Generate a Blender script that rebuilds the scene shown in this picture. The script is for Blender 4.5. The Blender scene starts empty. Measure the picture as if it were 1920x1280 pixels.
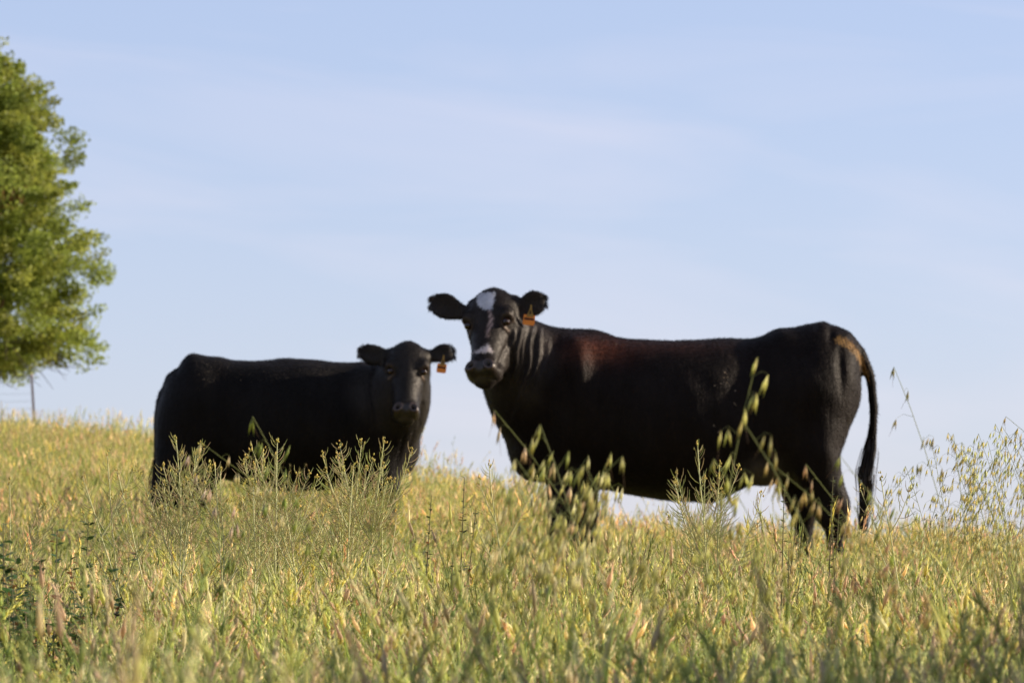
import bpy, math, random
import numpy as np
from mathutils import Vector, Matrix, Euler

random.seed(7)
rng = np.random.default_rng(11)
sc = bpy.context.scene
C = sc.collection

# ------------------------------------------------------------------ camera
K = 9600.0                       # focal length in photo pixels (1920 wide)
PITCH = math.atan(610 / K)
cam_d = bpy.data.cameras.new('camera')
cam = bpy.data.objects.new('camera', cam_d)
C.objects.link(cam)
cam_d.sensor_width = 36
cam_d.lens = 180
cam_d.clip_start = 0.1
cam_d.clip_end = 6000
cam.location = (0, 0, 0)
cam.rotation_euler = (math.radians(90) + PITCH, 0, 0)
cam_d.dof.use_dof = True
cam_d.dof.focus_distance = 13.3
cam_d.dof.aperture_fstop = 15
sc.camera = cam
sc.render.resolution_x, sc.render.resolution_y = 1024, 682

# ------------------------------------------------------------------ light
SUN_EL, SUN_AZ = 19.0, 81.0      # azimuth from +Y (view direction) towards +X (right)
w = bpy.data.worlds.new('World')
sc.world = w
w.use_nodes = True
nt = w.node_tree
nt.nodes.clear()
N = nt.nodes.new
L = nt.links.new
sky = N('ShaderNodeTexSky')
sky.sky_type = 'NISHITA'
sky.sun_disc = False
sky.sun_elevation = math.radians(SUN_EL)
sky.sun_rotation = math.radians(SUN_AZ)
sky.altitude = 300
sky.air_density = 1.0
sky.dust_density = 0.35
sky.ozone_density = 2.2
bg = N('ShaderNodeBackground')
bg.inputs['Strength'].default_value = 0.085
outw = N('ShaderNodeOutputWorld')
# thin cirrus streaks
tc = N('ShaderNodeTexCoord')
mp = N('ShaderNodeMapping')
mp.inputs['Rotation'].default_value = (0, math.radians(-6), 0)
mp.inputs['Scale'].default_value = (1, 1, 1)
mpb = N('ShaderNodeMapping')
mpb.inputs['Scale'].default_value = (9, 1, 48)
mpb.inputs['Location'].default_value = (3.3, 0, 1.7)
n1 = N('ShaderNodeTexNoise')
n1.inputs['Scale'].default_value = 1.0
n1.inputs['Detail'].default_value = 4
n1.inputs['Roughness'].default_value = 0.5
n1.inputs['Distortion'].default_value = 0.6
rmp = N('ShaderNodeMapRange')
rmp.inputs['From Min'].default_value = 0.45
rmp.inputs['From Max'].default_value = 0.8
rmp.inputs['To Max'].default_value = 0.27
mix = N('ShaderNodeMixRGB')
mix.inputs['Color2'].default_value = (6.3, 5.6, 6.0, 1)
L(tc.outputs['Generated'], mp.inputs['Vector'])
L(mp.outputs['Vector'], mpb.inputs['Vector'])
L(mpb.outputs['Vector'], n1.inputs['Vector'])
L(n1.outputs['Fac'], rmp.inputs['Value'])
L(rmp.outputs['Result'], mix.inputs['Fac'])
wb = N('ShaderNodeMixRGB')            # the photograph's cool white balance
wb.blend_type = 'MULTIPLY'
wb.inputs['Fac'].default_value = 1
wb.inputs['Color2'].default_value = (1.06, .91, 1.075, 1)
L(sky.outputs['Color'], wb.inputs['Color1'])
veil = N('ShaderNodeMixRGB')          # thin even high haze that flattens the sky
veil.inputs['Fac'].default_value = .45
veil.inputs['Color2'].default_value = (3.5, 4.2, 5.72, 1)
L(wb.outputs['Color'], veil.inputs['Color1'])
L(veil.outputs['Color'], mix.inputs['Color1'])
L(mix.outputs['Color'], bg.inputs['Color'])
L(bg.outputs['Background'], outw.inputs['Surface'])

sd = bpy.data.lights.new('sun', 'SUN')
sun = bpy.data.objects.new('sun', sd)
C.objects.link(sun)
sd.energy = 5.0
sd.angle = math.radians(0.5)
sd.color = (1.0, 0.90, 0.74)
el, az = math.radians(SUN_EL), math.radians(SUN_AZ)
to_sun = Vector((math.sin(az) * math.cos(el), math.cos(az) * math.cos(el), math.sin(el)))
sun.rotation_euler = to_sun.to_track_quat('Z', 'Y').to_euler()
sun.location = to_sun * 50

vs = sc.view_settings
vs.view_transform = 'Standard'
vs.look = 'None'
vs.exposure = 0.9
vs.gamma = 1
sc.cycles.max_bounces = 6
sc.cycles.transparent_max_bounces = 4


def at(px, py, Y):
    """photo pixel at distance Y -> world point (used only to read sizes off the photograph)"""
    c, s = math.cos(PITCH), math.sin(PITCH)
    a, b = (px - 960) / K, (640 - py) / K
    r = Vector((a, c - b * s, s + b * c))
    return r * (Y / r.y)


def tag(o, label=None, cat=None, group=None, kind=None):
    if label: o['label'] = label
    if cat: o['category'] = cat
    if group: o['group'] = group
    if kind: o['kind'] = kind
    return o


# ------------------------------------------------------------------ materials
def new_mat(name):
    m = bpy.data.materials.new(name)
    m.use_nodes = True
    m.node_tree.nodes.clear()
    return m, m.node_tree.nodes.new, m.node_tree.links.new


def plant_mat(name, trans=0.45, attr='col', rough=0.5, tint=True, gain=1.0):
    m, N, L = new_mat(name)
    a = N('ShaderNodeAttribute'); a.attribute_name = attr
    col = a.outputs['Color']
    if tint:
        t = N('ShaderNodeAttribute'); t.attribute_type = 'INSTANCER'; t.attribute_name = 'tint'
        mm = N('ShaderNodeMixRGB'); mm.blend_type = 'MULTIPLY'; mm.inputs['Fac'].default_value = 1
        L(col, mm.inputs['Color1']); L(t.outputs['Color'], mm.inputs['Color2'])
        col = mm.outputs['Color']
    d = N('ShaderNodeBsdfPrincipled')
    d.inputs['Roughness'].default_value = rough
    d.inputs['Specular IOR Level'].default_value = 0.25
    tr = N('ShaderNodeBsdfTranslucent')
    mx = N('ShaderNodeMixShader'); mx.inputs['Fac'].default_value = trans
    o = N('ShaderNodeOutputMaterial')
    L(col, d.inputs['Base Color']); L(col, tr.inputs['Color'])
    L(d.outputs[0], mx.inputs[1]); L(tr.outputs[0], mx.inputs[2]); L(mx.outputs[0], o.inputs['Surface'])
    return m


def simple_mat(name, col, rough=0.6, spec=0.5, noise=None, metallic=0.0, bump=0.0):
    m, N, L = new_mat(name)
    p = N('ShaderNodeBsdfPrincipled')
    p.inputs['Base Color'].default_value = (*col, 1)
    p.inputs['Roughness'].default_value = rough
    p.inputs['Specular IOR Level'].default_value = spec
    p.inputs['Metallic'].default_value = metallic
    if noise:
        col2, scale = noise
        t = N('ShaderNodeTexCoord'); n = N('ShaderNodeTexNoise')
        n.inputs['Scale'].default_value = scale; n.inputs['Detail'].default_value = 6
        r = N('ShaderNodeMapRange'); r.inputs['From Min'].default_value = .35; r.inputs['From Max'].default_value = .65
        mx = N('ShaderNodeMixRGB'); mx.inputs['Color1'].default_value = (*col, 1); mx.inputs['Color2'].default_value = (*col2, 1)
        L(t.outputs['Object'], n.inputs['Vector']); L(n.outputs['Fac'], r.inputs['Value'])
        L(r.outputs[0], mx.inputs['Fac']); L(mx.outputs[0], p.inputs['Base Color'])
        if bump:
            b = N('ShaderNodeBump'); b.inputs['Strength'].default_value = bump; b.inputs['Distance'].default_value = .02
            L(n.outputs['Fac'], b.inputs['Height']); L(b.outputs[0], p.inputs['Normal'])
    o = N('ShaderNodeOutputMaterial')
    L(p.outputs[0], o.inputs['Surface'])
    return m


def coat_mat(name):
    """short cattle hair: colour and wetness come from the mesh, fine directional bump"""
    m, N, L = new_mat(name)
    a = N('ShaderNodeAttribute'); a.attribute_name = 'coat'
    wt = N('ShaderNodeAttribute'); wt.attribute_name = 'wet'
    p = N('ShaderNodeBsdfPrincipled')
    tcn = N('ShaderNodeTexCoord')
    mpn = N('ShaderNodeMapping'); mpn.inputs['Scale'].default_value = (1, 1, .3)
    n = N('ShaderNodeTexNoise'); n.inputs['Scale'].default_value = 170; n.inputs['Detail'].default_value = 3
    n2 = N('ShaderNodeTexNoise'); n2.inputs['Scale'].default_value = 16; n2.inputs['Detail'].default_value = 5
    L(tcn.outputs['Object'], mpn.inputs['Vector']); L(mpn.outputs[0], n.inputs['Vector']); L(mpn.outputs[0], n2.inputs['Vector'])
    add = N('ShaderNodeMath'); add.operation = 'MULTIPLY_ADD'; add.inputs[1].default_value = 1.2
    L(n2.outputs['Fac'], add.inputs[0]); L(n.outputs['Fac'], add.inputs[2])
    b = N('ShaderNodeBump'); b.inputs['Strength'].default_value = .5; b.inputs['Distance'].default_value = .004
    mp3 = N('ShaderNodeMapping'); mp3.inputs['Scale'].default_value = (1, 1, .12)
    n3 = N('ShaderNodeTexNoise'); n3.inputs['Scale'].default_value = 55; n3.inputs['Detail'].default_value = 4; n3.inputs['Distortion'].default_value = .4
    L(tcn.outputs['Object'], mp3.inputs['Vector']); L(mp3.outputs[0], n3.inputs['Vector'])
    add2 = N('ShaderNodeMath'); add2.operation = 'MULTIPLY_ADD'; add2.inputs[1].default_value = 2.2
    L(n3.outputs['Fac'], add2.inputs[0]); L(add.outputs[0], add2.inputs[2])
    add = add2
    L(add.outputs[0], b.inputs['Height']); L(b.outputs[0], p.inputs['Normal'])
    r = N('ShaderNodeMapRange'); r.inputs['To Min'].default_value = .58; r.inputs['To Max'].default_value = .25
    L(wt.outputs['Fac'], r.inputs['Value']); L(r.outputs[0], p.inputs['Roughness'])
    vm = N('ShaderNodeMapRange'); vm.inputs['From Min'].default_value = .3; vm.inputs['From Max'].default_value = .7
    vm.inputs['To Min'].default_value = .7; vm.inputs['To Max'].default_value = 1.3
    L(n2.outputs['Fac'], vm.inputs['Value'])
    mm = N('ShaderNodeVectorMath'); mm.operation = 'SCALE'
    L(a.outputs['Color'], mm.inputs[0]); L(vm.outputs[0], mm.inputs['Scale'])
    L(mm.outputs[0], p.inputs['Base Color'])
    sp = N('ShaderNodeMapRange'); sp.inputs['To Min'].default_value = .10; sp.inputs['To Max'].default_value = .6
    L(wt.outputs['Fac'], sp.inputs['Value']); L(sp.outputs[0], p.inputs['Specular IOR Level'])
    p.inputs['Specular Tint'].default_value = (1, .85, .72, 1)
    p.inputs['Sheen Weight'].default_value = .012
    p.inputs['Sheen Roughness'].default_value = .4
    p.inputs['Sheen Tint'].default_value = (.8, .55, .4, 1)
    o = N('ShaderNodeOutputMaterial')
    L(p.outputs[0], o.inputs['Surface'])
    return m


M_GRASS = plant_mat('grass_blades', .5)
M_WEED = plant_mat('weed_leaves', .35, tint=False)
M_OAT = plant_mat('oat_husks', .68, tint=False)
M_LEAF = plant_mat('tree_leaves', .5, tint=False)
M_COAT = coat_mat('cattle_coat')
M_FUR, N, L = new_mat('short_hair')
_a = N('ShaderNodeAttribute'); _a.attribute_name = 'col'
_p = N('ShaderNodeBsdfPrincipled'); _p.inputs['Roughness'].default_value = .5; _p.inputs['Specular IOR Level'].default_value = .10
_p.inputs['Specular Tint'].default_value = (1, .82, .68, 1)
_o = N('ShaderNodeOutputMaterial')
L(_a.outputs['Color'], _p.inputs['Base Color']); L(_p.outputs[0], _o.inputs['Surface'])
M_EYE = simple_mat('eye_gloss', (.02, .008, .004), .12, .45)
M_HAIR = simple_mat('black_hair', (.012, .009, .008), .5, .4, ((.035, .018, .01), 25))
M_TAG = simple_mat('orange_plastic', (.88, .24, .012), .4, .4)
M_TAGY = simple_mat('yellow_plastic', (.30, .16, .02), .45, .4)
M_PRINT = simple_mat('dark_print', (.02, .012, .01), .6, .2)
M_BARK = simple_mat('bark', (.10, .07, .05), .9, .1, ((.05, .035, .025), 9), bump=.6)
M_POST = simple_mat('rusty_steel', (.24, .12, .075), .8, .3, ((.36, .26, .2), 30))
M_WIRE = simple_mat('old_wire', (.22, .2, .18), .6, .4, metallic=.5)
M_MANURE = simple_mat('dried_manure', (.30, .17, .05), .95, .05, ((.12, .07, .02), 60), bump=.8)

# ------------------------------------------------------------------ terrain
def cat_interp(x, xs, ys):
    return np.interp(x, xs, ys)


US = np.array([-.30, -.1, -.069, -.04, -.0115, 0, .02, .045, .1, .3])
YR = np.array([80, 78, 60, 46, 38, 35, 32, 31, 31, 31.])
ZR = np.array([3.5, 3.24, 2.25, 1.56, 1.05, .86, .59, .51, .47, .46])


def smooth(t):
    t = np.clip(t, 0, 1)
    return t * t * (3 - 2 * t)


def ground(X, Y):
    X = np.asarray(X, float); Y = np.asarray(Y, float)
    base = np.interp(Y, [-60, 0, 5, 8, 12, 16, 20], [-3, -.78, -.47, -.34, -.19, -.06, .07])
    Ys = np.maximum(Y, 20)
    u = X / Ys
    yr = np.interp(u, US, YR); zr = np.interp(u, US, ZR)
    t = (Ys - 20) / (yr - 20)
    tt = np.clip(t, 0, 1)
    f = tt + .28 * tt * (1 - tt)
    up = .07 + (zr - .07) * f
    past = np.maximum(Y - yr, 0)
    down = zr - (np.sqrt(past * past + 16) - 4) * .12
    far = -12
    z = np.where(Y <= 20, base, np.where(t <= 1, up, np.maximum(down, far)))
    z = z + .02 * np.sin(X * 1.7 + Y * .6) * np.cos(Y * .9 - X * .5) + .012 * np.sin(X * 4.1 + 1) * np.sin(Y * 3.3)
    # unseen bank added right of the near field to shade the nearest grass
    bx = smooth((X - 5) / 9) * (1 - smooth((X - 16) / 14))
    by = smooth((Y + 10) / 8) * (1 - smooth((Y - 8.9) / 2.4))
    z = z + 5.15 * bx * by
    return z


def axis(parts):
    out = []
    for a, b, s in parts:
        out.append(np.arange(a, b, s))
    return np.concatenate(out + [[parts[-1][1]]])


xs = axis([(-3000, -400, 400), (-400, -60, 20), (-60, -14, 2), (-14, 14, .35), (14, 60, 2), (60, 400, 20), (400, 3000, 400)])
ys = axis([(-60, -6, 3), (-6, 84, .4), (84, 160, 4), (160, 600, 40), (600, 5000, 400)])
GX, GY = np.meshgrid(xs, ys)
GZ = ground(GX, GY)
nv = np.stack([GX, GY, GZ], -1).reshape(-1, 3)
ny_, nx_ = GX.shape
ii = (np.arange(ny_ - 1)[:, None] * nx_ + np.arange(nx_ - 1)[None]).ravel()
gf = np.stack([ii, ii + 1, ii + 1 + nx_, ii + nx_], 1)


def np_mesh(name, verts, faces, mats, smooth_shade=True, cols=None, colname='col'):
    me = bpy.data.meshes.new(name)
    n, f, k = len(verts), len(faces), faces.shape[1]
    me.vertices.add(n); me.vertices.foreach_set('co', np.asarray(verts, np.float32).ravel())
    me.loops.add(f * k); me.loops.foreach_set('vertex_index', faces.astype(np.int32).ravel())
    me.polygons.add(f)
    me.polygons.foreach_set('loop_start', np.arange(f, dtype=np.int32) * k)
    me.polygons.foreach_set('loop_total', np.full(f, k, np.int32))
    if smooth_shade:
        me.polygons.foreach_set('use_smooth', np.ones(f, bool))
    me.update(calc_edges=True)
    me.validate()
    for m in mats: me.materials.append(m)
    if cols is not None:
        a = me.attributes.new(colname, 'FLOAT_COLOR', 'POINT')
        c4 = np.concatenate([cols, np.ones((n, 1))], 1).astype(np.float32)
        a.data.foreach_set('color', c4.ravel())
    return me


mg, N, L = new_mat('dry_soil_and_thatch')
p = N('ShaderNodeBsdfPrincipled'); p.inputs['Roughness'].default_value = .95; p.inputs['Specular IOR Level'].default_value = .1
t = N('ShaderNodeTexCoord'); n_ = N('ShaderNodeTexNoise'); n_.inputs['Scale'].default_value = 1.3; n_.inputs['Detail'].default_value = 9
cr = N('ShaderNodeValToRGB')
cr.color_ramp.elements[0].position = .35; cr.color_ramp.elements[0].color = (.075, .075, .025, 1)
cr.color_ramp.elements[1].position = .68; cr.color_ramp.elements[1].color = (.17, .15, .055, 1)
b = N('ShaderNodeBump'); b.inputs['Distance'].default_value = .05
o = N('ShaderNodeOutputMaterial')
L(t.outputs['Object'], n_.inputs['Vector']); L(n_.outputs['Fac'], cr.inputs['Fac']); L(cr.outputs[0], p.inputs['Base Color'])
L(n_.outputs['Fac'], b.inputs['Height']); L(b.outputs[0], p.inputs['Normal']); L(p.outputs[0], o.inputs['Surface'])
g_ob = bpy.data.objects.new('ground', np_mesh('ground', nv, gf, [mg]))
C.objects.link(g_ob); tag(g_ob, kind='structure')


# ------------------------------------------------------------------ mesh helpers for plants
class MB:
    def __init__(s):
        s.v = []; s.f = []; s.c = []

    def strip(s, pts, widths, side, col, col2=None):
        """flat tapering ribbon along pts; side = width direction"""
        b0 = len(s.v); n = len(pts)
        for i, (p_, w_) in enumerate(zip(pts, widths)):
            k = i / max(n - 1, 1)
            c_ = col if col2 is None else tuple(col[j] * (1 - k) + col2[j] * k for j in range(3))
            s.v.append(p_ - side * (w_ / 2)); s.v.append(p_ + side * (w_ / 2)); s.c += [c_, c_]
        for i in range(n - 1):
            a = b0 + 2 * i
            s.f.append((a, a + 1, a + 3, a + 2))

    def tube(s, pts, radii, col, k=3, col2=None):
        b0 = len(s.v); n = len(pts)
        for i in range(n):
            d = (pts[min(i + 1, n - 1)] - pts[max(i - 1, 0)])
            if d.length < 1e-9: d = Vector((0, 0, 1))
            d.normalize()
            x = d.cross(Vector((.13, 1, .21))).normalized(); y = d.cross(x)
            kk = i / max(n - 1, 1)
            c_ = col if col2 is None else tuple(col[j] * (1 - kk) + col2[j] * kk for j in range(3))
            for j in range(k):
                a = 2 * math.pi * j / k
                s.v.append(pts[i] + (x * math.cos(a) + y * math.sin(a)) * radii[i]); s.c.append(c_)
        for i in range(n - 1):
            for j in range(k):
                a = b0 + i * k + j; b_ = b0 + i * k + (j + 1) % k
                s.f.append((a, b_, b_ + k, a + k))

    def spindle(s, p0, p1, r, col, k=4, mid=.4, col2=None):
        d = p1 - p0
        if d.length < 1e-9: return
        dn = d.normalized()
        x = dn.cross(Vector((.3, .8, .1))).normalized(); y = dn.cross(x)
        b0 = len(s.v)
        s.v.append(p0.copy()); s.c.append(col)
        for j in range(k):
            a = 2 * math.pi * j / k
            s.v.append(p0 + d * mid + (x * math.cos(a) + y * math.sin(a)) * r); s.c.append(col)
        s.v.append(p1.copy()); s.c.append(col2 or col)
        for j in range(k):
            a = b0 + 1 + j; b_ = b0 + 1 + (j + 1) % k
            s.f.append((b0, b_, a)); s.f.append((a, b_, b0 + k + 1))

    def leaf(s, p0, d, nrm, ln, wd, col):
        side = d.cross(nrm).normalized()
        b0 = len(s.v)
        for t_, w_, dr in ((0, 0.05, 0), (.35, 1, .04), (.7, .75, 0), (1, 0.02, -.12)):
            q = p0 + d * (ln * t_) + nrm * (ln * dr)
            s.v.append(q - side * (wd * w_ / 2)); s.v.append(q + side * (wd * w_ / 2)); s.c += [col, col]
        for i in range(3):
            a = b0 + 2 * i
            s.f.append((a, a + 1, a + 3, a + 2))

    def mesh(s, name, mat):
        me = bpy.data.meshes.new(name)
        me.from_pydata([tuple(q) for q in s.v], [], s.f)
        a = me.attributes.new('col', 'FLOAT_COLOR', 'POINT')
        a.data.foreach_set('color', np.array([(*c_, 1) for c_ in s.c], np.float32).ravel())
        me.polygons.foreach_set('use_smooth', [True] * len(s.f))
        me.materials.append(mat)
        me.update()
        return me

    def build(s, name, mat, parent=None):
        ob = bpy.data.objects.new(name, s.mesh(name, mat)); C.objects.link(ob)
        if parent: ob.parent = parent
        return ob


R = random.random
def U(a, b): return a + (b - a) * random.random()
def vary(c_, a=.15):
    k = 1 + U(-a, a)
    return tuple(max(0, x * k * (1 + U(-a, a) * .3)) for x in c_)


GREEN = (.31, .33, .075); YEL = (.58, .50, .15); STRAW = (.70, .57, .30); PINK = (.55, .38, .22); DEEP = (.11, .165, .04); RED = (.32, .07, .05)


def curve_pts(base, h, lean, az, n, droop=1.6):
    """stem leaning along az, bending more towards the top"""
    d = Vector((math.cos(az), math.sin(az), 0))
    out = []
    for i in range(n):
        t_ = i / (n - 1)
        out.append(base + Vector((0, 0, h * t_ * (1 - .12 * lean * t_))) + d * (lean * h * t_ ** droop))
    return out


def blade(mb, base, h, w_, lean, az, col, col2=None, n=5):
    pts = curve_pts(base, h, lean, az, n, 1.9)
    sa = az + math.pi / 2 + U(-.7, .7)
    side = Vector((math.cos(sa), math.sin(sa), 0))
    ws = [w_ * (1 - (i / (n - 1)) ** 1.8) + .0004 for i in range(n)]
    mb.strip(pts, ws, side, col, col2)


def brome_head(mb, p0, d, ln, col, n=11):
    """upright, slightly nodding spike of narrow bristly spikelets"""
    for i in range(n):
        t_ = i / n
        a = U(0, 6.28)
        o_ = Vector((math.cos(a), math.sin(a), 0))
        q = p0 + d * (ln * t_)
        e = (d * 1.0 + o_ * U(.15, .5)).normalized()
        l2 = U(.014, .024)
        mb.spindle(q, q + e * l2, .0022, vary(col, .2), 3)
        mb.strip([q + e * l2 * .8, q + e * (l2 + U(.010, .02))], [.0009, .0003], o_.cross(d).normalized(), vary(col, .2))


def oat_spikelet(mb, q, ln, col, open_=.14, down=None):
    """two papery glumes hanging open, with a thin awn"""
    d = down or Vector((U(-.42, -.02), U(-.25, .25), -1)).normalized()
    a = U(0, 6.28)
    sd_ = Vector((math.cos(a), math.sin(a), 0))
    for s_ in (-1, 1):
        e = (d + sd_ * s_ * open_).normalized()
        mb.spindle(q, q + e * ln, ln * .062, vary(col, .15), 4, .42)
    mb.spindle(q, q + d * ln * .7, ln * .05, vary((.26, .2, .09), .2), 3)
    if R() < .7:
        e = (d + sd_ * U(-.5, .5)).normalized()
        mb.tube([q + d * ln * .4, q + e * ln * 1.5], [.0004, .0002], (.22, .14, .08))


def oat_panicle(mb, base, h, lean, az, ln=.024, nb=9, col=(.5, .46, .2), stemc=(.36, .37, .16), r0=.0014, part=.36, spread=.09, leafy=True):
    pts = curve_pts(base, h, lean, az, 12, 2.6)
    mb.tube(pts, [r0 * (1 - .65 * i / 11) for i in range(12)], stemc, 4)
    for i in range(nb):
        t_ = 1 - part * (1 - i / nb)
        k = t_ * 11
        a_ = int(min(k, 10)); f_ = k - a_
        q = pts[a_].lerp(pts[a_ + 1], f_)
        for rep in range((3 if i < nb * .5 else 2) if nb == 10 else (2 if i < nb * .5 else 1)):
            a = U(0, 6.28)
            out = Vector((math.cos(a), math.sin(a), U(.25, .9))).normalized()
            l2 = U(.35, 1) * spread * (1.1 - .6 * (i / nb))
            m_ = q + out * l2 * .6
            e = q + out * l2 + Vector((0, 0, -l2 * .35))
            mb.tube([q, m_, e], [.0004, .0003, .0002], stemc)
            oat_spikelet(mb, e, ln * U(.85, 1.15), col, U(.04, .2))
            if R() < .35:
                oat_spikelet(mb, m_ + Vector((0, 0, -.004)), ln * U(.85, 1.1), col, U(.1, .3))
    e = pts[-1]
    oat_spikelet(mb, e, ln, col, .15)
    if leafy:
        for t_ in (.3, .52):
            q = pts[int(t_ * 11)]
            blade(mb, q, U(.14, .2), .006, U(.5, 1.1), U(0, 6.28), (.2, .24, .06), YEL)


def tuft(kind):
    mb = MB()
    r = .13
    def base():
        a, q = U(0, 6.28), r * math.sqrt(R())
        return Vector((math.cos(a) * q, math.sin(a) * q, -.02))
    if kind == 'blades':
        for _ in range(34):
            c_ = random.choice([GREEN, GREEN, YEL, GREEN, STRAW])
            blade(mb, base(), U(.18, .42), U(.003, .0065), U(.1, .65), U(0, 6.28), vary(c_), vary(random.choice([c_, YEL])))
    elif kind == 'deep':
        for _ in range(34):
            blade(mb, base(), U(.15, .36), U(.004, .009), U(.15, .8), U(0, 6.28), vary(DEEP), vary(GREEN))
    elif kind == 'brome':
        for _ in range(15):
            blade(mb, base(), U(.15, .34), U(.003, .005), U(.1, .6), U(0, 6.28), vary(GREEN), vary(YEL))
        for _ in range(15):
            c_ = vary(random.choice([YEL, STRAW, YEL, PINK, (.34, .33, .10)]), .15)
            lean, az = U(.05, .4), U(0, 6.28)
            h = U(.28, .46)
            pts = curve_pts(base(), h, lean, az, 6, 2)
            mb.tube(pts, [.0011] * 6, vary(GREEN))
            d = (pts[-1] - pts[-2]).normalized()
            brome_head(mb, pts[-1] - d * .01, d, U(.045, .085), c_, 12)
    elif kind == 'fox':
        for _ in range(12):
            blade(mb, base(), U(.15, .32), U(.003, .005), U(.1, .6), U(0, 6.28), vary(GREEN), vary(YEL))
        for _ in range(12):
            c_ = vary(random.choice([(.36, .36, .11), YEL, STRAW, PINK]), .15)
            lean, az = U(.05, .4), U(0, 6.28)
            pts = curve_pts(base(), U(.28, .42), lean, az, 6, 2)
            mb.tube(pts, [.0011] * 6, vary(GREEN))
            d = (pts[-1] - pts[-2]).normalized()
            ln = U(.04, .065)
            mb.spindle(pts[-1], pts[-1] + d * ln, .005, c_, 5, .4)
            for _k in range(14):
                a = U(0, 6.28); o_ = Vector((math.cos(a), math.sin(a), 0))
                q = pts[-1] + d * ln * U(0, .9)
                e = (d + o_ * U(.2, .45)).normalized()
                mb.strip([q, q + e * U(.02, .035)], [.0012, .0003], e.cross(d).normalized(), vary(c_))
    elif kind == 'oat':
        for _ in range(10):
            blade(mb, base(), U(.2, .36), U(.004, .007), U(.1, .6), U(0, 6.28), vary(GREEN), vary(YEL))
        for _ in range(4):
            oat_panicle(mb, base(), U(.40, .54), U(.1, .4), U(0, 6.28), .021, 6, vary(random.choice([YEL, STRAW, (.36, .36, .12)])), r0=.0013, part=.4, spread=.05, leafy=False)
    elif kind == 'dry':
        for _ in range(26):
            c_ = random.choice([STRAW, PINK, YEL])
            blade(mb, base(), U(.15, .42), U(.002, .005), U(.1, .7), U(0, 6.28), vary(c_), vary(STRAW))
    elif kind == 'forb':
        for _ in range(7):
            b0 = base(); h = U(.15, .34)
            pts = curve_pts(b0, h, U(.05, .3), U(0, 6.28), 6)
            mb.tube(pts, [.0016] * 6, vary(DEEP))
            for _k in range(20):
                q = pts[int(U(1, 5.99))] + Vector((0, 0, U(-.02, .02)))
                a = U(0, 6.28)
                d = Vector((math.cos(a), math.sin(a), U(-.2, .6))).normalized()
                mb.leaf(q, d, Vector((0, 0, 1)), U(.02, .045), U(.008, .018), vary((.09, .14, .035), .25))
    elif kind == 'red':
        for _ in range(9):
            blade(mb, base(), U(.2, .36), U(.004, .007), U(.1, .5), U(0, 6.28), vary(RED), vary((.42, .2, .09)))
        for _ in range(12):
            blade(mb, base(), U(.2, .36), U(.004, .007), U(.1, .5), U(0, 6.28), vary(GREEN), vary(YEL))
    return mb


protos = bpy.data.collections.new('grass_tufts')      # not linked to the scene
KINDS = ['blades'] * 4 + ['brome'] * 4 + ['fox'] * 3 + ['oat'] * 3 + ['dry'] * 2 + ['deep'] * 2 + ['forb'] * 2 + ['red']
for i, k_ in enumerate(KINDS):
    ob = bpy.data.objects.new('tuft_%02d' % i, tuft(k_).mesh('tuft', M_GRASS))
    protos.objects.link(ob)


def scatter(name, P, rot, scl, idx, tint, label):
    me = bpy.data.meshes.new(name)
    n = len(P)
    me.vertices.add(n); me.vertices.foreach_set('co', P.astype(np.float32).ravel())
    for nm, ty, key, arr in (('rot', 'FLOAT_VECTOR', 'vector', rot), ('scl', 'FLOAT_VECTOR', 'vector', scl), ('tint', 'FLOAT_VECTOR', 'vector', tint)):
        a = me.attributes.new(nm, ty, 'POINT'); a.data.foreach_set(key, arr.astype(np.float32).ravel())
    a = me.attributes.new('idx', 'INT', 'POINT'); a.data.foreach_set('value', idx.astype(np.int32))
    ob = bpy.data.objects.new(name, me); C.objects.link(ob)
    ng = bpy.data.node_groups.new(name, 'GeometryNodeTree')
    ng.interface.new_socket('Geometry', in_out='INPUT', socket_type='NodeSocketGeometry')
    ng.interface.new_socket('Geometry', in_out='OUTPUT', socket_type='NodeSocketGeometry')
    gi = ng.nodes.new('NodeGroupInput'); go = ng.nodes.new('NodeGroupOutput')
    ip = ng.nodes.new('GeometryNodeInstanceOnPoints')
    ci = ng.nodes.new('GeometryNodeCollectionInfo')
    ci.inputs['Collection'].default_value = protos
    ci.inputs['Separate Children'].default_value = True
    ci.inputs['Reset Children'].default_value = True
    ip.inputs['Pick Instance'].default_value = True
    def na(nm, ty):
        q = ng.nodes.new('GeometryNodeInputNamedAttribute'); q.data_type = ty; q.inputs['Name'].default_value = nm
        return q.outputs['Attribute']
    l = ng.links.new
    l(gi.outputs[0], ip.inputs['Points']); l(ci.outputs[0], ip.inputs['Instance'])
    l(na('idx', 'INT'), ip.inputs['Instance Index'])
    e2r = ng.nodes.new('FunctionNodeEulerToRotation')
    l(na('rot', 'FLOAT_VECTOR'), e2r.inputs[0]); l(e2r.outputs[0], ip.inputs['Rotation'])
    l(na('scl', 'FLOAT_VECTOR'), ip.inputs['Scale'])
    l(ip.outputs[0], go.inputs[0])
    md = ob.modifiers.new('scatter', 'NODES'); md.node_group = ng
    tag(ob, label, 'grass', kind='stuff')
    return ob


def lownoise(X, Y, f, seed):
    r_ = np.random.default_rng(seed)
    out = np.zeros_like(X)
    for _ in range(7):
        a = r_.uniform(0, 6.28); k_ = f * r_.uniform(.5, 2)
        out += np.sin((X * math.cos(a) + Y * math.sin(a)) * k_ + r_.uniform(0, 6.28))
    return out / 3


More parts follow.
